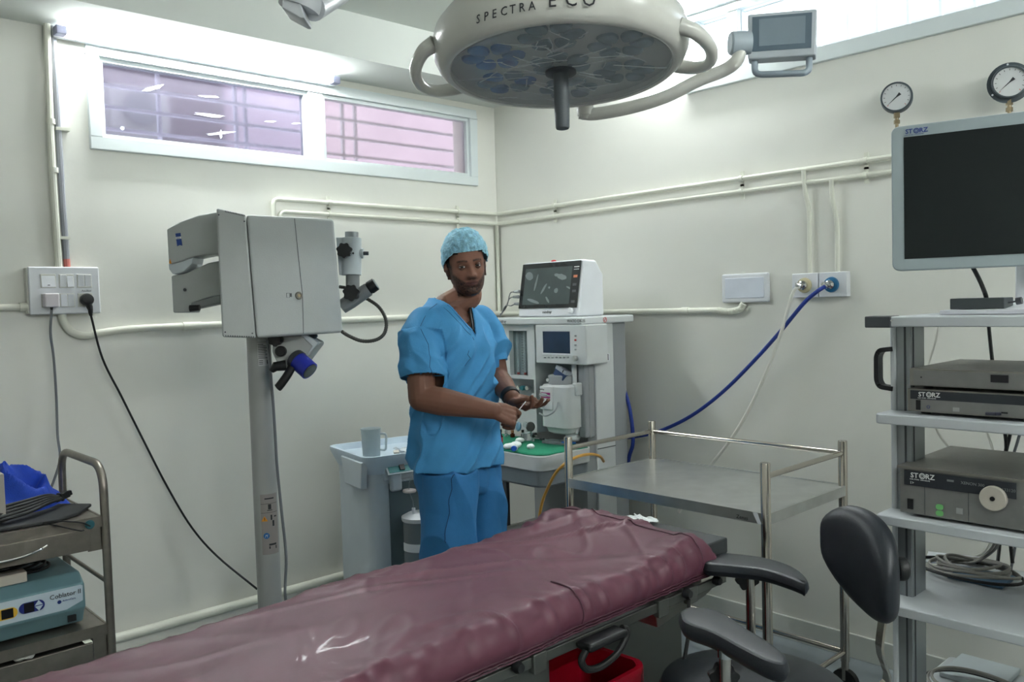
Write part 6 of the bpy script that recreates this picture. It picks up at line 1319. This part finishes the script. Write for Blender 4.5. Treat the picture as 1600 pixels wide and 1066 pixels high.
for v in V:
    c = skin*(1+.10*noise.noise(v*22)); h = HI @ v
    if h.z > -.13 and abs(h.x) < .1: c = c*1.32  # head skin lightened to stand in for frontal light on the face
    if abs(h.x) < .1 and -.14 < h.z < .14 and -.13 < h.y < .14:
        x, y, z = h; f = 0
        jaw = max(0, min(1, (-.060-z+.055*min(1, abs(x)/.075)**2*1.1)/.012))*(1 if y > -.01 else max(0, 1-(-.01-y)/.02))   # beard along the jaw and chin
        must = g(x, .027)*g(z+.0495, .0060)*1.3 if y > .05 else 0
        side = max(0, min(1, (abs(x)-.060)/.006))*max(0, min(1, (.028-z)/.02))*max(0, min(1, (y+.002)/.01))*max(0, min(1, (.052-y)/.02))
        f = max(jaw*.93, min(1, must)*.85, side*.9)
        if z < -.116 or y < -.05 or (z < -.062 and y < .012) or (z < -.088 and abs(x) > .052): f = 0
        if abs(x) < .026 and -.077 < z < -.0535 and y > .06:
            lw = 1 if (x/.025)**2+((z+.065)/.0105)**2 < 1 else 0
            if lw: f = 0; c = lipc*(.75 if abs(z+.0645) < .0016 else 1)
        if y > .04:
            xb = abs(x); zb = .0225-.10*(xb-.03)**2*8+.004*(xb > .02)*(1-(xb-.02)/.03); 
            br = g(z-(.0215+.003*math.sin((xb-.012)/.038*PI)), .0036)*(1 if .011 < xb < .050 else 0); f = max(f, min(1, br*1.3)*.9)
            f = max(f, .35*g(xb-.031, .017)*g(z-.001, .008))
        if abs(x) > .0775 and y > -.04: pass
        elif (z > .052 and y < .070) or (z > .0 and y < .028) or (z > -.03 and y < -.022) or (z > -.055 and y < -.055): c = hairc; f = 0
        elif z > .060: c = hairc; f = 0
        f = max(0, min(1, f*(.85+.35*noise.noise(h*160)))); c = c*(1-f)+bearc*f
    cols += [c.x, c.y, c.z, 1]
ca_.data.foreach_set('color', cols)
sk = bpy.data.materials.new('skin'); sk.use_nodes = True; nt = sk.node_tree; bs_ = nt.nodes['Principled BSDF']; at_ = nt.nodes.new('ShaderNodeAttribute'); at_.attribute_name = 'Col'
nt.links.new(at_.outputs['Color'], bs_.inputs['Base Color']); bs_.inputs['Roughness'].default_value = .55; bs_.inputs['Specular IOR Level'].default_value = .28; bs_.inputs['Subsurface Weight'].default_value = .06; bs_.inputs['Subsurface Radius'].default_value = (.01, .004, .002)
me.materials.append(sk); body = bpy.data.objects.new('body', me); COL.objects.link(body); body.parent = man; ROOTM[body.name] = ROOTM[man.name]
# eyes
EW = mat('eye_white', (176, 168, 164), .2, var=0); IR = mat('iris_brown', (32, 20, 14), .1, var=0)
for sg in (1, -1):
    c = HL(sg*.031, .0705, .001); gz = (CAM-c).normalized()
    b = MB(); b.M = frame(c, gz.cross(ZU), ZU); b.M = Matrix.Translation(c); b.ell((0, 0, 0), .0118, .0118, .0118, 24, 16); ey = b.build('eyeball', EW, man)
    b = MB(); b.lathe([(.0058, .0102), (.0050, .0113), (.0, .0122)], c, gz, 20); b.build('iris', IR, ey)
    # lids: upper and lower, skin coloured shells round the ball with a dark lash edge
    for up, ztop in ((1, .0), (-1, .0)):
        vs = []; nA, nE = 12, 6
        for i in range(nA+1):
            a = R_(-78+156*i/nA)
            edge = (R_(17)*math.cos(a*.95) if up > 0 else -R_(13)*math.cos(a*.95))
            for j in range(nE+1):
                e_ = edge+(up*R_(75)-edge)*j/nE; r_ = .0127
                vs.append(HL(sg*.031+r_*math.sin(a)*math.cos(e_)/HS, .0705+r_*math.cos(a)*math.cos(e_)/HS, .001+r_*math.sin(e_)/HS))
        b = MB(); b.add(vs, [(i*(nE+1)+j, (i+1)*(nE+1)+j, (i+1)*(nE+1)+j+1, i*(nE+1)+j+1) for i in range(nA) for j in range(nE)]); b.build('eyelid', mat('lid_skin', (98, 66, 54), .5), ey, solid=.0008)
        b = MB(); b.tube([vs[i*(nE+1)] for i in range(1, nA)], .0009 if up > 0 else .0005, 5); b.build('lash_line', BLACK, ey)
# cap
cb_ = MB(); rings = []
for i in range(46):
    t = i/45; ring = []
    for k in range(110):
        a = 2*PI*k/110; s_, c_ = math.sin(a), math.cos(a)     # a=90 deg is the front
        z0_ = .062-.050*(1-max(0, s_))**1.3*1.0 - .030*max(0, -s_)       # hem height round the head
        z0_ = .060 if s_ > .75 else z0_
        zz = z0_+(.150-z0_)*math.sin(t*PI/2); pr_ = max(0, 1-((zz-z0_)/(.152-z0_))**2.2)**.5
        pf = .089*pr_+.006; ww = (.088+.007*math.sin(min(1, t*2.2)*PI/2))*pr_; ff = (.090+.012*math.sin(min(1, t*2)*PI/2))*pr_; bb = (.104+.030*math.sin(min(1, t*2)*PI/2))*pr_
        x = ww*c_; y = (ff if s_ > 0 else bb)*s_-.004
        w_ = Vector((x, y, zz)); d_ = .0045*noise.noise(w_*48)+.0028*noise.noise(w_*110+Vector((3, 1, 0)))+.0035*math.sin(a*34)*max(0, 1-t*4)*.6
        nn = Vector((x, y, (zz-.05)*.8)).normalized(); ring.append(w_+nn*(d_+.002))
    rings.append(ring)
cb_.M = HM; cb_.loft(rings, cap=False); cb_.build('bouffant_cap', mat('cap_blue', (140, 190, 210), .75, var=.24, vs=70, bump=.9, bs=170), man, ang=60, solid=.001)
b = MB(); b.M = HM; b.tube([r_*1.0 for r_ in rings[0]], .0016, 5, closed=True); b.build('cap_hem', mat('cap_hem_m', (160, 212, 228), .7), man)
# ---- scrub top
SCR = mat('scrub_blue', (62, 136, 187), .8, var=.05, vs=16, bump=.25, bs=300); SCR2 = mat('scrub_trouser_blue', (44, 112, 166), .8, var=.06, vs=14, bump=.25, bs=300)
g_ = MB()
sec = [(.895, .183, .150, -.004), (.96, .176, .143, 0), (1.03, .170, .136, .0), (1.10, .168, .131, .004), (1.18, .172, .128, .006), (1.26, .180, .128, .006), (1.33, .188, .124, .004), (1.385, .190, .114, 0), (1.43, .178, .098, -.004), (1.465, .142, .084, -.010), (1.495, .104, .077, -.014), (1.515, .072, .066, -.018), (1.535, .059, .058, -.022)]
g_.loft([ering(T0+ZU*z+fd*o_, sd_, fd, a, b_, 36, 2.15) for z, a, b_, o_ in sec])
dR = (elR-shR).normalized(); dL = (elL-shL).normalized(); lR = (elR-shR).length; lL = (elL-shL).length
sR1 = shR+dR*lR*.70+Rh*.006; sL1 = shL+dL*lL*.72
caps(g_, [shR-sd_*.035-ZU*.004, shR+dR*.05, shR+dR*lR*.4, sR1], [.072, .073, .075, .078])
caps(g_, [shL+sd_*.035-ZU*.004, shL+dL*.05, shL+dL*lL*.4, sL1], [.070, .069, .068, .068])
V, F_, N = evalmesh(g_, [('REMESH', dict(mode='VOXEL', voxel_size=.006)), ('SMOOTH', dict(factor=.5, iterations=10)), ('SUBSURF', dict(levels=1, render_levels=1))])
hemR = Vector(dR); out = []; kill = [False]*len(V)
sv = lambda v: ((v-T0).dot(sd_), (v-T0).dot(fd), v.z)
for i, v in enumerate(V):
    s_, f_, z = sv(v); n = N[i]; d = 0
    aR = (v-shR).dot(dR); aL = (v-shL).dot(dL); rR = ((v-shR)-dR*aR).length; rL = ((v-shL)-dL*aL).length
    outT = (s_/.196)**2+(f_/.152)**2 > 1.14
    if outT and rR < .095 and aR > lR*.735: kill[i] = True
    if outT and rL < .090 and aL > lL*.75: kill[i] = True
    if rR < .092 and aR > .03 and s_ > .13: d += .009*noise.noise(Vector((v.x*22, v.y*22, v.z*9)))+.009*(1-abs(noise.noise(Vector((v.x*14+v.z*18, v.y*14, v.z*10))))*2.4)
    else:
        if z < .902: kill[i] = True
        u = z*1.0
        # long folds: from the armpits to the front hem, and slack above the hem
        q = Vector((s_*9+z*7.5, f_*9-z*3, z*2.1)); d += .026*(max(0, 1-abs(noise.noise(q*1.15))*2.8)-.28)*min(1, max(0, (1.44-z)/.1))
        q = Vector((s_*14-z*9, f_*14, z*5+3)); d += .006*noise.noise(q)*min(1, max(0, (1.46-z)/.1))
        d += .012*math.sin(math.atan2(f_, s_)*5+z*3)*max(0, (1.0-z)/.1)*.6
    # V neck opening and collar
    if f_ > -.01 and abs(s_+.005) < (z-1.388)*.52 and z > 1.388: kill[i] = True
    if z > 1.528: kill[i] = True
    out.append(v+n*d)
F2 = [f for f in F_ if not any(kill[k] for k in f)]
b = MB(); used = sorted({k for f in F2 for k in f}); mp_ = {k: i for i, k in enumerate(used)}
b.add([out[k] for k in used], [[mp_[k] for k in f] for f in F2]); top = b.build('scrub_top', SCR, man, ang=80, solid=.002)
# neck band along the V, from the surface just built
from mathutils.bvhtree import BVHTree
tree = BVHTree.FromPolygons([out[k] for k in range(len(out))], F_)
def onsurf(s_, z, off=.001, front=1):
    o_ = T0+ZU*z+sd_*s_+fd*.4*front; h_ = tree.ray_cast(o_, -fd*front); return (h_[0]+fd*off*front) if h_[0] else T0+ZU*z+sd_*s_+fd*.08
band = []
for k in range(15): t = k/14; z = 1.500-(1.500-1.384)*t; band.append(onsurf((z-1.384)*.52+.002, z))
band2 = []
for k in range(15): t = k/14; z = 1.384+(1.500-1.384)*t; band2.append(onsurf(-((z-1.384)*.52+.010), z))
b = MB(); b.tube(band+band2[1:], .0032, 6); b.build('neckband', SCR, man)
for dx in (.024,):
    b = MB(); b.tube([onsurf((z-1.384)*.52+.002+dx, z, .0012) for z in [1.49-.12*k/12 for k in range(13)]], .0009, 5); b.build('neckband_seam', mat('scrub_seam', (24, 62, 98), .8), man)
b = MB(); b.tube([onsurf(-((z-1.384)*.52-.006), z, -.004) for z in [1.49-.085*k/8 for k in range(9)]], .005, 6); b.build('undershirt_edge', BLACK, man)
# seams: sleeve seam, side pocket lines
SE = mat('scrub_seam', (24, 62, 98), .8)
def surfline(P, nm, r_=.0009, m_=SE, tr=None, par=top):
    q = []
    for p in P:
        h_ = (tr or tree).find_nearest(p)
        if h_[0]: q.append(h_[0]+h_[1]*.0012)
    if len(q) > 2: b = MB(); b.tube(q, r_, 5); b.build(nm, m_, par)
surfline([at(x, y, Z=Z_) for x, y, Z_ in ((681, 466, 3.05), (672, 478, 3.0), (664, 488, 2.95), (657, 492, 2.92), (655, 498, 2.9))], 'shoulder_seam')
surfline([at(x, y, Z=2.85) for x, y in [(686+2*math.sin(k), 500+13*k) for k in range(8)]], 'armhole_seam', .0008)
surfline([at(x, y, Z=2.9) for x, y in [(758.5, 532+6*k) for k in range(8)]], 'pocket_seam'); surfline([at(x, y, Z=2.9) for x, y in [(759+2*k, 578+1.6*k) for k in range(6)]], 'pocket_seam')
# sleeve hems
def hemring(c, d, r_, nm):
    u = d.orthogonal().normalized(); w = d.cross(u); P = []
    for k in range(28):
        a = 2*PI*k/28; h_ = tree.ray_cast(c+(u*math.cos(a)+w*math.sin(a))*.16, -(u*math.cos(a)+w*math.sin(a)))
        if h_[0] and (h_[0]-c).length < .11: P.append(h_[0])
    if len(P) > 8: b = MB(); b.tube(P, r_, 5, closed=True); b.build(nm, SCR, top)
hemring(shR+dR*lR*.72, dR, .0024, 'sleeve_hem')
# ---- trousers
g_ = MB()
g_.loft([ering(T0+ZU*z, sd_, fd, a, b_, 32, 2.2) for z, a, b_ in ((1.0, .15, .115), (.93, .158, .122), (.86, .160, .120), (.80, .150, .105))])
def leg(top_, an, r0, r1):
    rg = []
    for t in [k/10 for k in range(11)]:
        c = Vector((top_.x*(1-t)+an.x*t, top_.y*(1-t)+an.y*t, .90*(1-t)+.09*t)); rr = r0+(r1-r0)*min(1, t*1.25); rg.append(ering(c, sd_, fd, rr*.95, rr*1.12, 24, 2.2))
    g_.loft(rg)
leg(at(699, 745, Z=3.07), anR-Rh*.01, .100, .088); leg(at(744, 742, Z=3.24), anL+Rh*.0, .095, .080)
V2, F3, N2 = evalmesh(g_, [('REMESH', dict(mode='VOXEL', voxel_size=.007)), ('SMOOTH', dict(factor=.5, iterations=5)), ('SUBSURF', dict(levels=1, render_levels=1))])
out2 = []
for v, n in zip(V2, N2):
    q = Vector((v.x*8, v.y*8, v.z*3.2)); d = .016*(max(0, 1-abs(noise.noise(q))*2.3)-.35)+.006*noise.noise(Vector((v.x*16+v.z*10, v.y*16, v.z*7))); out2.append(v+n*d)
b = MB(); kz = [i for i in range(len(out2))]; b.add(out2, F3); tr_ = b.build('scrub_trousers', SCR2, man, ang=80)
tree2 = BVHTree.FromPolygons(out2, F3)
surfline([at(691-.4*k*.25, 712+8*k, Z=2.85) for k in range(20)], 'side_seam', .0011, mat('trouser_seam', (14, 40, 70), .8), tree2, tr_)
surfline([at(671, 726+4*k, Z=2.85) for k in range(5)], 'pocket_seam', .0009, SE, tree2, tr_)
for an in (anR, anL):
    b = MB(); b.loft([ering(an+fd*.045+ZU*(z-.08), fd, sd_, a, w, 20, 2.4) for z, a, w in ((.0, .135, .046), (.02, .14, .050), (.05, .125, .048), (.075, .08, .042), (.085, .04, .03))]); b.build('shoe', BLACKR, man)
# watch, necklace, what he holds
dw = (wrL-elL).normalized(); b = MB(); cw_ = wrL-dw*.018; b.lathe([(.033, -.013), (.0355, -.011), (.0355, .011), (.033, .013)], cw_, dw, 24); b.build('wristband', BLACKR, man, bevel=.001)
neck = []
for k in range(28):
    a = R_(-115+250*k/27); h0 = nb+ZU*(.045-.085*max(0, math.cos(a))**2) ; dr_ = fd*math.cos(a)+sd_*math.sin(a); neck.append(h0+dr_*.4)
bt = BVHTree.FromPolygons([inv.inverted() @ v.co for v in me.vertices], [list(p.vertices) for p in me.polygons])
NP = []
for p in neck:
    c = Vector((nb.x, nb.y, p.z)); h_ = bt.ray_cast(p, (c-p).normalized())
    if h_[0]: NP.append(h_[0]+(p-c).normalized()*.002)
b = MB(); b.tube(NP, .0011, 5); b.build('necklace', mat('pale_gold', (215, 190, 150), .25, .9), man)
cn = thing('cannula', 'thin white tube with a clear hub held between his two hands', 'medical tool', tipR[4])
pA, pB = tipR[4]*.6+tipR[0]*.4, tipL[4]
b = MB(); b.tube([pA-(pB-pA)*.2, pA, pB], .0016, 8); b.build('thin_tube', WHITE, cn)
dd = (pB-pA).normalized(); b = MB(); b.tube([pA-dd*.02-ZU*.004, pA+dd*.006], [.0042, .0034], 12); b.build('hub', CLEAR, cn)
gv = thing('glass_ampoule', 'small clear ampoule lying across the fingers of his left hand', 'ampoule', tipL[1]); c = (tipL[1]+tipL[2])/2+ZU*.012
b = MB(); b.tube([c-Rh*.02+ZU*.008, c+Rh*.004+ZU*.004, c+Rh*.010+ZU*.002, c+Rh*.018], [.0065, .0065, .0030, .0035], 14); b.build('glass_body', CLEAR, gv)
b = MB(); b.tube([c+Rh*.004+Vector((0, 0, -.012)), c-Rh*.012-ZU*.026], .002, 8); b.build('white_stem', WHITE, gv)
